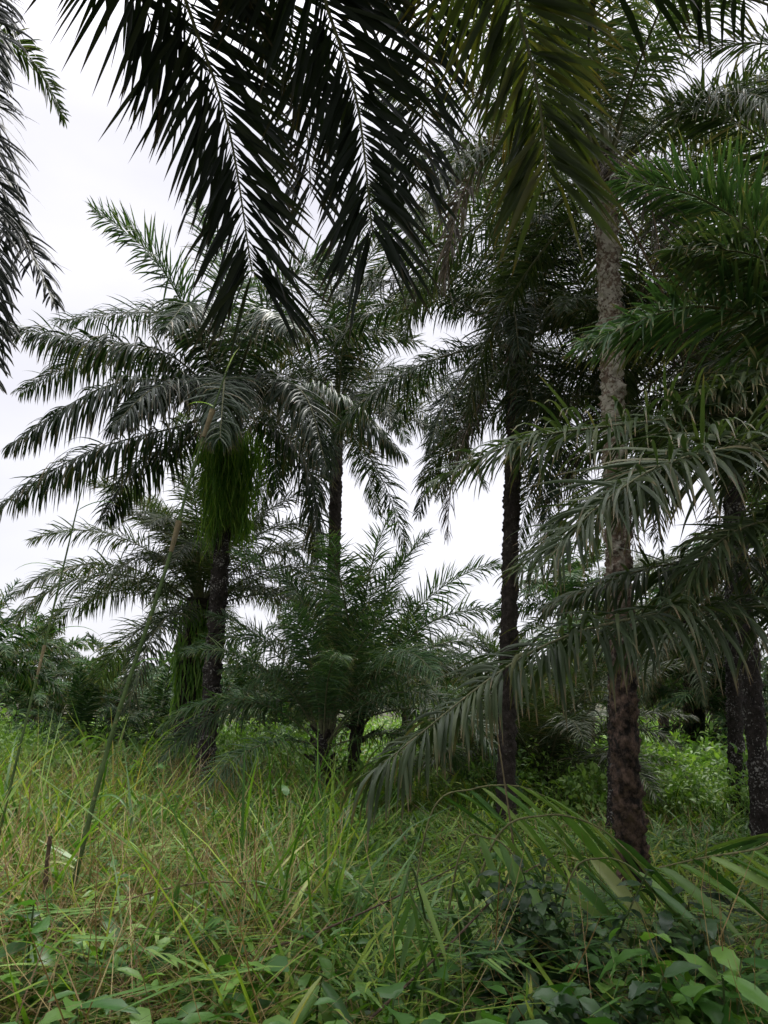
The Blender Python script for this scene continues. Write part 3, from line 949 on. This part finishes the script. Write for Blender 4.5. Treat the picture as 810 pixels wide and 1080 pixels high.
gp = []
for (n, d0, d1, hmul, wm, seg) in [(9500, 2.2, 6.5, 1.0, 1.1, 5), (27000, 6.5, 14, 1.05, 1.35, 4), (34000, 14, 34, 1.1, 2.6, 3), (14000, 34, 90, 1.3, 6, 2)]:
    x, y = scatter(n, d0, d1)
    pa = patch(x, y, 0.5, 2.0)
    pb = patch(x, y, 0.22, 7.0)
    pc = patch(x, y, 1.3, 33.0)
    h = (0.35 + 0.65 * RNG.random(n)) * (0.35 + 0.5 * pa + 0.45 * pc) * hmul
    tall = (x < 0.2) & (pc > 0.5) & (RNG.random(n) < 0.35)
    h = h * np.where(tall, 1.75, 1.0) * np.where(np.abs(x / y + 0.235) < 0.045, 0.6, 1.0) * np.where((x > -0.2) & (y > 6) & (y < 13.5), 0.4, 1.0) * np.where((x > 0.35) & (y < 6.2), 0.45, 1.0) * np.where(y < 3.9, 0.45, 1.0) * np.where((x < -0.3) & (y > 5) & (y < 11), 1.2, 1.0)
    lying = RNG.random(n) < 0.5
    lean = np.where(lying, RNG.uniform(0.7, 1.5, n), np.abs(RNG.normal(0.25, 0.22, n)))
    curv = np.where(lying, RNG.uniform(-0.2, 0.9, n), RNG.uniform(0.2, 1.9, n))
    tint = np.clip(RNG.beta(1.1, 1.8, n) * 0.85 + np.where(x < -0.4, 0.06, 0.0) + (pb - 0.5) * 0.9 + (pc - 0.5) * 0.5 + np.where(lying, 0.0, -0.16), 0, 1)
    wd = RNG.uniform(0.008, 0.026, n) * wm
    gp.append(blades(x, y, h, RNG.random(n) * 6.28, lean, curv, wd, tint, seg))
    # blades that start part way up the tangle
    k = n // 3
    x, y = scatter(k, d0, d1)
    z = np.array([ground(a, b) for a, b in zip(x, y)]) + RNG.uniform(0.12, 0.5, k) * np.where(y < 3.9, 0.4, 1.0) * np.where((x > -0.2) & (y > 5.5) & (y < 13.5), 0.3, 1.0)
    pb = patch(x, y, 0.22, 7.0)
    gp.append(blades(x, y, RNG.uniform(0.2, 0.55, k) * hmul, RNG.random(k) * 6.28, RNG.uniform(0.7, 1.9, k), RNG.uniform(0, 1.2, k), RNG.uniform(0.012, 0.034, k) * wm,
                     np.clip(RNG.beta(2, 3, k) * 0.8 + (pb - 0.5) * 0.6, 0, 1), seg, z))
V, F, T = join(gp)
tag(link('grass', mesh_from('grass', V, F, M['grass'], T)), 'tangled tall green grass covering the clearing floor', 'grass', None, 'stuff')

gp = []
for (nc, d0, d1) in [(460, 3.9, 7.0), (520, 7.0, 13.0)]:
    cx, cy = scatter(nc, d0, d1)
    for a, b in zip(cx, cy):
        k = int(RNG.integers(4, 10))
        az0 = RNG.random() * 6.28
        h0 = RNG.uniform(0.25, 0.62) * (0.35 if a > -0.2 and 6 < b < 13.5 else 1.0)
        u = np.linspace(0, RNG.uniform(0.15, 0.6), k)
        x, y = a + u * math.cos(az0), b + u * math.sin(az0)
        z = np.array([ground(p_, q_) for p_, q_ in zip(x, y)]) + h0 - u * RNG.uniform(-0.1, 0.4)
        t0 = RNG.random()
        gp.append(blades(x, y, RNG.uniform(0.28, 0.62, k), az0 + RNG.choice([-1, 1]) * RNG.uniform(0.2, 1.0) + RNG.normal(0, 0.2, k), RNG.uniform(1.0, 2.4) + RNG.normal(0, 0.2, k), RNG.uniform(-0.1, 0.5, k),
                         RNG.uniform(0.016, 0.034, k), np.clip(t0 * 0.85 + RNG.normal(0, 0.12, k), 0, 1), 5, z, np.array([0.3, 1.0, 0.95, 0.75, 0.4, 0.03])))
V, F, T = join(gp)
tag(link('cane_foliage', mesh_from('cane_foliage', V, F, M['cane'], T)), 'broad pointed cane leaves collapsed in fans over the grass', 'cane foliage', None, 'stuff')

gp = []
for (n, d0, d1, wm) in [(6500, 3.6, 6.5, 1.0), (11000, 6.5, 15, 1.5), (3500, 15, 32, 2.6)]:
    x, y = scatter(n * 2, d0, d1)
    pb = patch(x, y, 0.3, 14.0)
    keep = RNG.random(len(x)) < np.clip((pb - 0.25) * 1.5 + np.where(x < -0.5, 0.42, -0.25), 0.03, 1)
    x, y = x[keep][:n], y[keep][:n]
    k = len(x)
    z = np.array([ground(a, b) for a, b in zip(x, y)]) + RNG.uniform(0.0, 0.42, k) * np.where((x > -0.2) & (y > 6), 0.3, 1.0)
    gp.append(blades(x, y, RNG.uniform(0.3, 1.0, k) * np.where((x > -0.2) & (y > 6), 0.5, 1.0), RNG.random(k) * 6.28, RNG.uniform(0.5, 1.75, k), RNG.normal(0, 0.35, k), RNG.uniform(0.003, 0.008, k) * wm, RNG.random(k), 3, z,
                     np.array([0.8, 1, 0.9, 0.3])))
V, F, T = join(gp)
tag(link('dry_grass', mesh_from('dry_grass', V, F, M['straw'], T)), 'straw-coloured dead stalks fallen among the green grass', 'dry grass', None, 'stuff')


# ------------------------------------------------------------------ leafy ground cover and bushes (stuff)
def leaf_quads(C, Dv, Nv, ln, wd, tint):
    """Small folded leaves: base C, direction Dv, normal Nv."""
    k = len(C)
    Dv = norm(Dv)
    W = norm(np.cross(Dv, Nv))
    Nv = np.cross(W, Dv)
    l, w_ = ln[:, None], wd[:, None]
    rows = [(0.0, 0.12, 0), (0.3, 0.9, 0.0), (0.65, 0.8, -0.05), (1.0, 0.04, -0.22)]
    Vs, Ts = [], []
    for (s, ww, dz) in rows:
        mid = C + Dv * l * s + Nv * l * dz
        Vs.append(np.stack([mid - W * w_ * ww / 2 + Nv * w_ * ww * 0.16, mid, mid + W * w_ * ww / 2 + Nv * w_ * ww * 0.16], 1))
        Ts.append(np.stack([np.stack([tint, np.full(k, s), tint], 1)] * 3, 1))
    V = np.stack(Vs, 1).reshape(-1, 3)
    T = np.stack(Ts, 1).reshape(-1, 3)
    b = np.arange(k)[:, None, None] * 12 + np.arange(3)[None, :, None] * 3 + np.arange(2)[None, None]
    F = np.stack([b, b + 1, b + 4, b + 3], -1).reshape(-1, 4)
    return V, F, T


def leaf_cloud(n, cx, cy, cz, rx, rz, ln, rng, tbase=0.5):
    """Leaves through the shell of a rounded clump."""
    v = norm(rng.normal(0, 1, (n, 3)))
    v[:, 2] = np.abs(v[:, 2]) * 1.0 - 0.25
    rr_ = rng.uniform(0.45, 1.0, n) ** 0.6
    bump = np.array([1 + 0.45 * noise.noise(Vector((a * 2.3 + cx, b * 2.3 + cy, c * 2.3))) for a, b, c in v])
    P = np.stack([cx + v[:, 0] * rx * rr_ * bump, cy + v[:, 1] * rx * rr_ * bump, cz + v[:, 2] * rz * rr_ * bump], 1)
    D = norm(v * 0.6 + rng.normal(0, 0.6, (n, 3)) + np.array((0, 0, -0.15)))
    Nn = norm(rng.normal(0, 0.5, (n, 3)) + UP)
    l = rng.uniform(0.6, 1.3, n) * ln
    return leaf_quads(P, D, Nn, l, l * rng.uniform(0.35, 0.6, n), np.clip(tbase + rng.normal(0, 0.22, n), 0, 1))


gp = []
n = 7500
x, y = scatter(n * 2, 2.6, 11)
pb = patch(x, y, 0.45, 21.0)
keep = RNG.random(len(x)) < np.clip((pb - 0.42) * 2.2 + np.where(y < 4.6, 0.6, 0.0), 0.01, 1)
x, y = x[keep][:n], y[keep][:n]
k = len(x)
z = np.array([ground(a, b) for a, b in zip(x, y)]) + RNG.uniform(0.1, 0.55, k) * np.where((x > -0.2) & (y > 6), 0.4, 1.0)
az = RNG.random(k) * 6.28
D = np.stack([np.cos(az), np.sin(az), RNG.normal(0, 0.3, k)], 1)
Nn = norm(RNG.normal(0, 0.35, (k, 3)) + UP)
l = RNG.uniform(0.06, 0.17, k) * np.where((y < 5) & (RNG.random(k) < 0.25), 1.5, 1)
gp.append(leaf_quads(np.stack([x, y, z], 1), D, Nn, l, l * RNG.uniform(0.3, 0.55, k), RNG.random(k)))
V, F, T = join(gp)
tag(link('ground_cover', mesh_from('ground_cover', V, F, M['weed'], T)), 'small broad leaves of creepers showing through the grass', 'ground cover', None, 'stuff')

gp = []
rng = np.random.default_rng(31)
for i in range(75):
    d = rng.uniform(13.3, 22)
    x = rng.uniform(-0.6, 0.62) * d
    if d < 16.2 and -5.2 < x < -1.7:
        continue
    sz = rng.uniform(0.55, 1.0) * (1.35 if x < -1 else 0.85)
    gp.append(leaf_cloud(420, x, d, ground(x, d) + 0.35, sz * rng.uniform(0.9, 1.4), sz * rng.uniform(0.9, 1.5), rng.uniform(0.08, 0.15), rng, rng.uniform(0.2, 0.75)))
for i in range(60):
    d = rng.uniform(9.5, 17)
    x = rng.uniform(-0.62, 0.68) * d
    if (d < 14 and x > -0.6) or -0.33 < x / d < -0.12:
        continue
    sz = rng.uniform(0.3, 0.62)
    gp.append(leaf_cloud(260, x, d, ground(x, d) + 0.25, sz * rng.uniform(0.9, 1.5), sz * rng.uniform(1.0, 1.6), rng.uniform(0.07, 0.13), rng, rng.uniform(0.3, 0.75)))
for i in range(230):
    d = rng.uniform(18, 60) if i < 150 else rng.uniform(14.5, 24)
    x = rng.uniform(-0.75, 0.8) * d
    if d < 19 and -2.5 < x < 4.5:
        continue
    s = rng.uniform(0.5, 1.2) * (1 + 0.02 * d)
    z = ground(x, d)
    gp.append(leaf_cloud(int(330 if d < 35 else 240), x, d, z + 0.1 * s, s * rng.uniform(0.9, 1.6), s * rng.uniform(0.8, 1.4), 0.10 + 0.0042 * d, rng, rng.uniform(0.25, 0.8)))
V, F, T = join(gp)
tag(link('undergrowth', mesh_from('undergrowth', V, F, M['bush'], T)), 'mass of low leafy bushes behind the clearing', 'undergrowth', None, 'stuff')

gp = []
for i in range(260):
    d = rng.uniform(75, 240)
    x = rng.uniform(-0.85, 0.9) * d
    s = rng.uniform(2.5, 5.0)
    z = ground(x, d)
    gp.append(leaf_cloud(150, x, d, z + s * 0.8, s, s * rng.uniform(0.8, 1.25), 1.1, rng, rng.uniform(0.2, 0.7)))
V, F, T = join(gp)
tag(link('far_forest', mesh_from('far_forest', V, F, M['forest'], T)), 'dark distant forest beyond the palms', 'forest', None, 'stuff')


# ------------------------------------------------------------------ cane stalks and weeds
def strap_leaf(p0, D0, ln, wd, rng, droop, seg=8, fold=0.55):
    D = norm(np.asarray(D0, float))
    W = norm(np.cross(D, UP) + rng.normal(0, 0.25, 3))
    pts = np.zeros(3)
    wp = np.interp(np.linspace(0, 1, seg + 1), [0, 0.1, 0.35, 0.75, 1], [0.3, 0.8, 1, 0.65, 0.03])
    V, T = [], []
    r1 = rng.random()
    for q in range(seg + 1):
        W = norm(W - np.dot(W, D) * D)
        U = np.cross(W, D)
        U = U if U[2] > 0 else -U
        hw = wd * wp[q] / 2
        for s in (-1, 0, 1):
            V.append(pts + W * hw * s + (U * hw * fold if s else 0))
            T.append((r1, q / seg, r1))
        D = norm(D + np.array((0, 0, -1.0)) * droop * (0.3 + q / seg) / seg * 2 + rng.normal(0, 0.02, 3))
        pts = pts + D * ln / seg
    F = []
    for q in range(seg):
        for c in range(2):
            a = q * 3 + c
            F.append((a, a + 1, a + 4, a + 3))
    return np.array(V), np.array(F), np.array(T)


def stalk(P, rad, nodes=0.22, sides=8):
    C, ln = catmull(P, 160)
    s = np.linspace(0, ln, 160)
    r_ = np.interp(np.linspace(0, 1, 160), np.linspace(0, 1, len(rad)), rad)
    r_ = r_ * (1 + 0.28 * np.exp(-(((s % nodes) - nodes / 2) / 0.012) ** 2))
    return C, ln, tube(C, r_, sides)


def cane(name, label, P, rad, leaves, seed, stem_mat='stem_green', leaf_mat_='cane', cat='cane', group=None, sheaths=()):
    """leaves: (position along stalk 0..1, dx, dy, dz, length, width, droop)."""
    rng = np.random.default_rng(seed)
    P = [np.asarray(q, float) for q in P]
    root = thing(name, P[0], label, cat, group)
    C, ln, (V, F) = stalk(np.array(P) - P[0], rad)
    link('stem', mesh_from('stem', V, F, M[stem_mat]), root)
    for (t, dx, dy, dz, L_, w_, dr) in leaves:
        i = min(159, int(t * 159))
        V, F, T = strap_leaf(None, (dx, dy, dz), L_, w_, rng, dr)
        link('leaf', mesh_from('leaf', V, F, M[leaf_mat_], T), root, C[i])
    for (t0, t1) in sheaths:
        a, b = int(t0 * 159), int(t1 * 159)
        V, F = tube(C[a:b], np.interp(np.linspace(0, 1, b - a), [0, 0.8, 1], [rad[0] * 0.95, rad[0] * 1.3, rad[0] * 1.45]), 8)
        link('sheath', mesh_from('sheath', V, F, M['orange_sheath' if stem_mat == 'sheath' else 'sheath']), root)
    return root


cane('cane_stalk', 'long leafless cane stalk leaning right across the bearded palm', [foot(60, 5.6), at(83, 910, 5.65), at(120, 768, 5.8), at(175, 600, 6.0), at(205, 490, 6.1), at(243, 380, 6.2)],
     [0.019, 0.018, 0.016, 0.014, 0.011, 0.006], [(0.97, 0.1, 0, 0.4, 0.3, 0.02, 0.5), (0.9, -0.3, 0, 0.2, 0.25, 0.02, 0.8), (0.42, 0.4, 0, 0.4, 0.3, 0.018, 1.2), (0.3, -0.4, 0.1, 0.3, 0.35, 0.02, 1.4), (0.22, 0.5, -0.2, 0.3, 0.4, 0.022, 1.3), (0.12, -0.5, 0, 0.3, 0.4, 0.024, 1.3)], 1, sheaths=[(0.62, 0.68), (0.84, 0.9)])
cane('cane_stalk', 'thinner cane stalk leaning in at the far left', [foot(-25, 6.2), at(18, 800, 6.3), at(52, 660, 6.5), at(90, 500, 6.7)], [0.011, 0.010, 0.009, 0.005],
     [(0.6, 0.5, 0, 0.3, 0.5, 0.02, 0.9), (0.75, -0.5, 0, 0.3, 0.45, 0.02, 0.9), (0.9, 0.5, 0.1, 0.4, 0.4, 0.018, 0.9)], 2, sheaths=[(0.5, 0.58)])
cane('broken_stalk', 'short dark broken stalk standing beside the long cane', [foot(45, 5.4), at(48, 930, 5.4), at(53, 882, 5.4)], [0.017, 0.016, 0.014], [], 3, 'stem_brown', cat='stalk')
cane('broken_stalk', 'snapped stem ending in pale orange tip in front of the tall trunk', [foot(552, 5.2), at(548, 960, 5.2), at(540, 880, 5.25), at(524, 770, 5.3)], [0.008, 0.008, 0.006, 0.004],
     [(0.55, 0.3, -0.1, -0.6, 0.42, 0.035, 0.6), (0.5, -0.3, 0, -0.5, 0.4, 0.03, 0.6)], 4, 'sheath', cat='stalk', sheaths=[(0.18, 0.34)])


def fan(seed, n, spread, down, L0, w0, t0=0.35, t1=1.0, droop=0.06, side=1):
    r_ = random.Random(seed)
    out = []
    yy = r_.uniform(-0.5, -0.1)
    for i in range(n):
        t = t0 + (t1 - t0) * i / max(1, n - 1)
        s = side if side else (1 if i % 2 else -1)
        out.append((t, s * spread * r_.uniform(0.8, 1.15), yy + r_.uniform(-0.15, 0.15), -down * r_.uniform(0.75, 1.1), L0 * r_.uniform(0.75, 1.2), w0 * r_.uniform(0.8, 1.2), droop * r_.uniform(0.5, 1.6)))
    return out


BG = 'bent leafy canes in the lower right'
cane('leafy_cane', 'bent cane with leaves fanning out in front of the lichened trunk base', [foot(425, 6.0), at(455, 858, 6.0), at(500, 832, 6.0), at(545, 829, 5.9), at(575, 840, 5.9)],
     [0.008, 0.007, 0.006, 0.004], fan(1, 9, 0.75, 0.6, 0.58, 0.075, 0.6, 1.0), 11, 'stem_tan', cat='cane', group=BG)
cane('leafy_cane', 'arched cane with folded leaves drooping left of the lichened trunk base', [foot(470, 5.2), at(520, 890, 5.2), at(575, 860, 5.1), at(630, 872, 5.0), at(675, 910, 4.9)],
     [0.009, 0.008, 0.006, 0.004], fan(2, 16, 0.55, 0.75, 0.58, 0.078, 0.35, 1.0), 12, 'stem_tan', cat='cane', group=BG)
cane('leafy_cane', 'leafy cane collapsed sideways at the right edge of the grass', [foot(850, 5.0), at(850, 880, 5.0), at(800, 895, 4.9), at(740, 905, 4.8), at(695, 915, 4.8)],
     [0.011, 0.009, 0.007, 0.004], fan(3, 16, 0.8, 0.55, 0.62, 0.08, 0.3, 1.0, side=1), 13, 'stem_tan', cat='cane', group=BG)
cane('leafy_cane', 'cane with wide flat leaves pointing left near the right edge', [foot(860, 5.6), at(850, 900, 5.6), at(825, 880, 5.6), at(800, 888, 5.5)],
     [0.010, 0.009, 0.005], fan(4, 8, -0.9, 0.06, 0.66, 0.08, 0.5, 1.0, droop=0.12), 14, 'stem_tan', cat='cane', group=BG)
cane('leafy_cane', 'cane whose long leaves hang straight down below the snapped stem', [foot(455, 4.8), at(485, 900, 4.8), at(515, 884, 4.8), at(540, 900, 4.7), at(562, 945, 4.6)],
     [0.008, 0.007, 0.005, 0.003], fan(5, 9, 0.35, 1.0, 0.55, 0.07, 0.4, 1.0), 15, 'stem_tan', cat='cane', group=BG)
cane('leafy_cane', 'cane with stiff leaves slanting over the dark-leaved shrub', [foot(570, 4.9), at(600, 930, 4.8), at(635, 905, 4.7), at(670, 918, 4.6), at(700, 955, 4.5)],
     [0.008, 0.007, 0.005, 0.003], fan(8, 12, 0.7, 0.7, 0.52, 0.072, 0.3, 1.0), 19, 'stem_tan', cat='cane', group=BG)
cane('bare_stem', 'thin bare stem slanting up over the grass below the low long frond', [at(250, 1010, 4.6), at(330, 985, 4.7), at(420, 945, 4.9), at(492, 908, 5.1)], [0.006, 0.006, 0.005, 0.003], [], 21, 'stem_brown', cat='stem')
cane('bare_stem', 'brown bare stem bowed over the bottom right of the grass', [at(390, 1075, 3.9), at(470, 1000, 4.3), at(540, 930, 4.8), at(590, 900, 5.2)], [0.007, 0.006, 0.005, 0.003], [(0.8, -0.6, 0, 0.1, 0.35, 0.03, 1.0)], 22, 'stem_brown', cat='stem')
cane('bare_stem', 'pale bowed stem crossing the grass in front of the bearded palm', [at(60, 985, 4.8), at(130, 950, 5.0), at(230, 930, 5.3), at(330, 945, 5.4)], [0.006, 0.006, 0.005, 0.003], [(0.7, 0.6, 0, 0.1, 0.35, 0.03, 1.0), (0.9, 0.6, 0.2, 0, 0.35, 0.03, 1.0)], 23, 'sheath', cat='stem')
cane('leafy_cane', 'drooping leaf star low in the middle beside the bottom edge', [foot(480, 4.3), at(440, 930, 4.3), at(430, 935, 4.2), at(455, 985, 4.1)],
     [0.007, 0.006, 0.004], fan(6, 7, 0.3, 0.9, 0.5, 0.045, 0.6, 1.0, side=0), 16, cat='cane')
cane('leafy_cane', 'bright pointed leaf tuft at the bottom left of centre', [foot(330, 4.2), at(335, 1060, 4.0), at(340, 1030, 3.9)],
     [0.007, 0.006, 0.004], fan(7, 7, 0.5, 0.6, 0.42, 0.06, 0.7, 1.0, side=0), 17, cat='cane')
cane('leafy_cane', 'upright leafy shoot with broad pale leaf left of the bottom centre', [foot(185, 4.9), at(186, 1010, 4.9), at(182, 975, 4.9)],
     [0.008, 0.007, 0.005], [(0.95, 0.05, -0.1, 1, 0.28, 0.06, 0.2), (0.8, -0.8, 0.1, 0.5, 0.42, 0.05, 1.4), (0.7, -0.5, -0.4, 0.7, 0.4, 0.05, 1.4), (0.75, 0.8, 0, 0.3, 0.3, 0.05, 1.2), (0.5, -0.9, 0, 0.5, 0.45, 0.045, 1.2)], 18, cat='cane')


def broad_leaf(rng, ln, wd, droop, lobes=0):
    seg = 8
    D = np.array((1.0, 0, 0.15))
    pts = np.zeros(3)
    V, T, F = [], [], []
    r1 = rng.random()
    prof = np.interp(np.linspace(0, 1, seg + 1), [0, 0.12, 0.35, 0.6, 0.85, 1], [0.12, 0.7, 1, 0.85, 0.4, 0.02])
    for q in range(seg + 1):
        D = norm(D)
        U = norm(np.array((-D[2], 0, D[0])))
        hw = wd * prof[q] / 2 * (1 + (0.12 if q % 2 else -0.06))
        for s in (-1, -0.5, 0, 0.5, 1):
            V.append(pts + np.array((0, 1, 0)) * hw * s + U * hw * (0.25 * abs(s) - 0.12 * s * s) + U * rng.normal(0, 0.003))
            T.append((r1, q / seg, r1))
        D = D + np.array((0, 0, -1.0)) * droop / seg * 1.6
        pts = pts + norm(D) * ln / seg
    for q in range(seg):
        for c in range(4):
            a = q * 5 + c
            F.append((a, a + 1, a + 6, a + 5))
    return np.array(V), np.array(F), np.array(T)


def rot_zyx(V, rx, ry, rz):
    cx, sx, cy, sy, cz, sz = math.cos(rx), math.sin(rx), math.cos(ry), math.sin(ry), math.cos(rz), math.sin(rz)
    X = np.array(((1, 0, 0), (0, cx, -sx), (0, sx, cx)))
    Y = np.array(((cy, 0, sy), (0, 1, 0), (-sy, 0, cy)))
    Z = np.array(((cz, -sz, 0), (sz, cz, 0), (0, 0, 1)))
    return V @ (Z @ Y @ X).T


def weed(name, label, base, height, leaf_n, ln, wd, seed, mat='weed', lean=(0, 0), cat='weed', group=None, branches=1, spread=(0.12, 0.45)):
    rng = np.random.default_rng(seed)
    root = thing(name, base, label, cat, group)
    lv = []
    for b in range(branches):
        az = rng.random() * 6.28
        sp = 0.0 if branches == 1 else rng.uniform(*spread)
        tip = np.array((lean[0] + sp * math.cos(az), lean[1] + sp * math.sin(az), 1.0)) * height * rng.uniform(0.6, 1.0)
        C, ln_, (V, F) = stalk(np.array([(0, 0, -0.02), tip * 0.5 + (0, 0, 0.03), tip]), [0.007, 0.006, 0.004], nodes=0.09, sides=6)
        link('stem', mesh_from('stem', V, F, M['stem_green']), root)
        for i in range(leaf_n):
            t = 0.3 + 0.7 * (i + 1) / leaf_n
            V, F, T = broad_leaf(rng, ln * rng.uniform(0.6, 1.2), wd * rng.uniform(0.7, 1.2), rng.uniform(0.3, 1.1))
            V = rot_zyx(V, rng.normal(0, 0.35), rng.uniform(-0.8, 0.3), i * 2.4 + rng.normal(0, 0.4))
            at_ = C[min(159, int(t * 159))]
            if branches == 1:
                link('leaf', mesh_from('leaf', V, F, M[mat], T), root, at_)
            else:
                lv.append((V + at_, F, T))
    if lv:
        V, F, T = join(lv)
        link('foliage', mesh_from('foliage', V, F, M[mat], T), root)
    return root


weed('weed', 'downy broad-leaved weed at the left edge bottom', foot(18, 4.3), 0.72, 8, 0.22, 0.15, 1)
weed('weed', 'weed with narrow pointed leaves in the bottom left corner', foot(70, 3.7), 0.62, 9, 0.26, 0.10, 2)
weed('weed', 'pale creeper of few round leaves beside the short broken stalk', foot(30, 5.4), 0.62, 6, 0.19, 0.14, 3)
weed('weed', 'leafy weed just right of the upright shoot', foot(248, 4.0), 0.66, 9, 0.22, 0.12, 4)
weed('weed', 'broad bright leaf weed at the bottom edge under the drooping leaf star', foot(415, 3.6), 0.58, 7, 0.22, 0.13, 5)
weed('weed', 'spreading weed at the bottom edge between the corner weed and the shoot', foot(150, 3.6), 0.55, 9, 0.2, 0.11, 14)
weed('shrub', 'dark-leaved shrub below the lichened trunk base', foot(600, 4.5), 0.95, 20, 0.12, 0.055, 6, 'dark_weed', cat='shrub', branches=20, spread=(0.1, 0.6))
weed('shrub', 'dense green shrub at the bottom in front of the dark-leaved one', foot(655, 3.8), 0.66, 14, 0.15, 0.075, 7, 'dark_weed', cat='shrub', branches=16, spread=(0.1, 0.75))
weed('shrub', 'large-leaved shrub in the bottom right corner', foot(775, 3.8), 0.68, 11, 0.27, 0.095, 8, cat='shrub', branches=9, spread=(0.1, 0.6))
weed('shrub', 'low dark shrub between the dark-leaved shrub and the right edge', foot(735, 4.5), 0.75, 16, 0.14, 0.065, 26, 'dark_weed', cat='shrub', branches=16, spread=(0.1, 0.7))
weed('shrub', 'small dark shrub under the snapped stem', foot(545, 4.3), 0.62, 16, 0.13, 0.06, 27, 'dark_weed', cat='shrub', branches=13, spread=(0.1, 0.6))
weed('weed', 'small bright weed at the bottom left of the shrubs', foot(525, 3.7), 0.6, 9, 0.2, 0.11, 9)
weed('weed', 'light green sapling in front of the tall straight trunk', foot(528, 8.5), 0.8, 10, 0.2, 0.1, 10)
weed('weed', 'leafy sapling in the grass below the bushy young palm', foot(300, 9.0), 0.85, 10, 0.22, 0.08, 12)
weed('shrub', 'leafy green bush left of the bearded palm base', foot(150, 12.5), 0.8, 22, 0.17, 0.07, 13, cat='shrub', branches=16, spread=(0.1, 0.5))
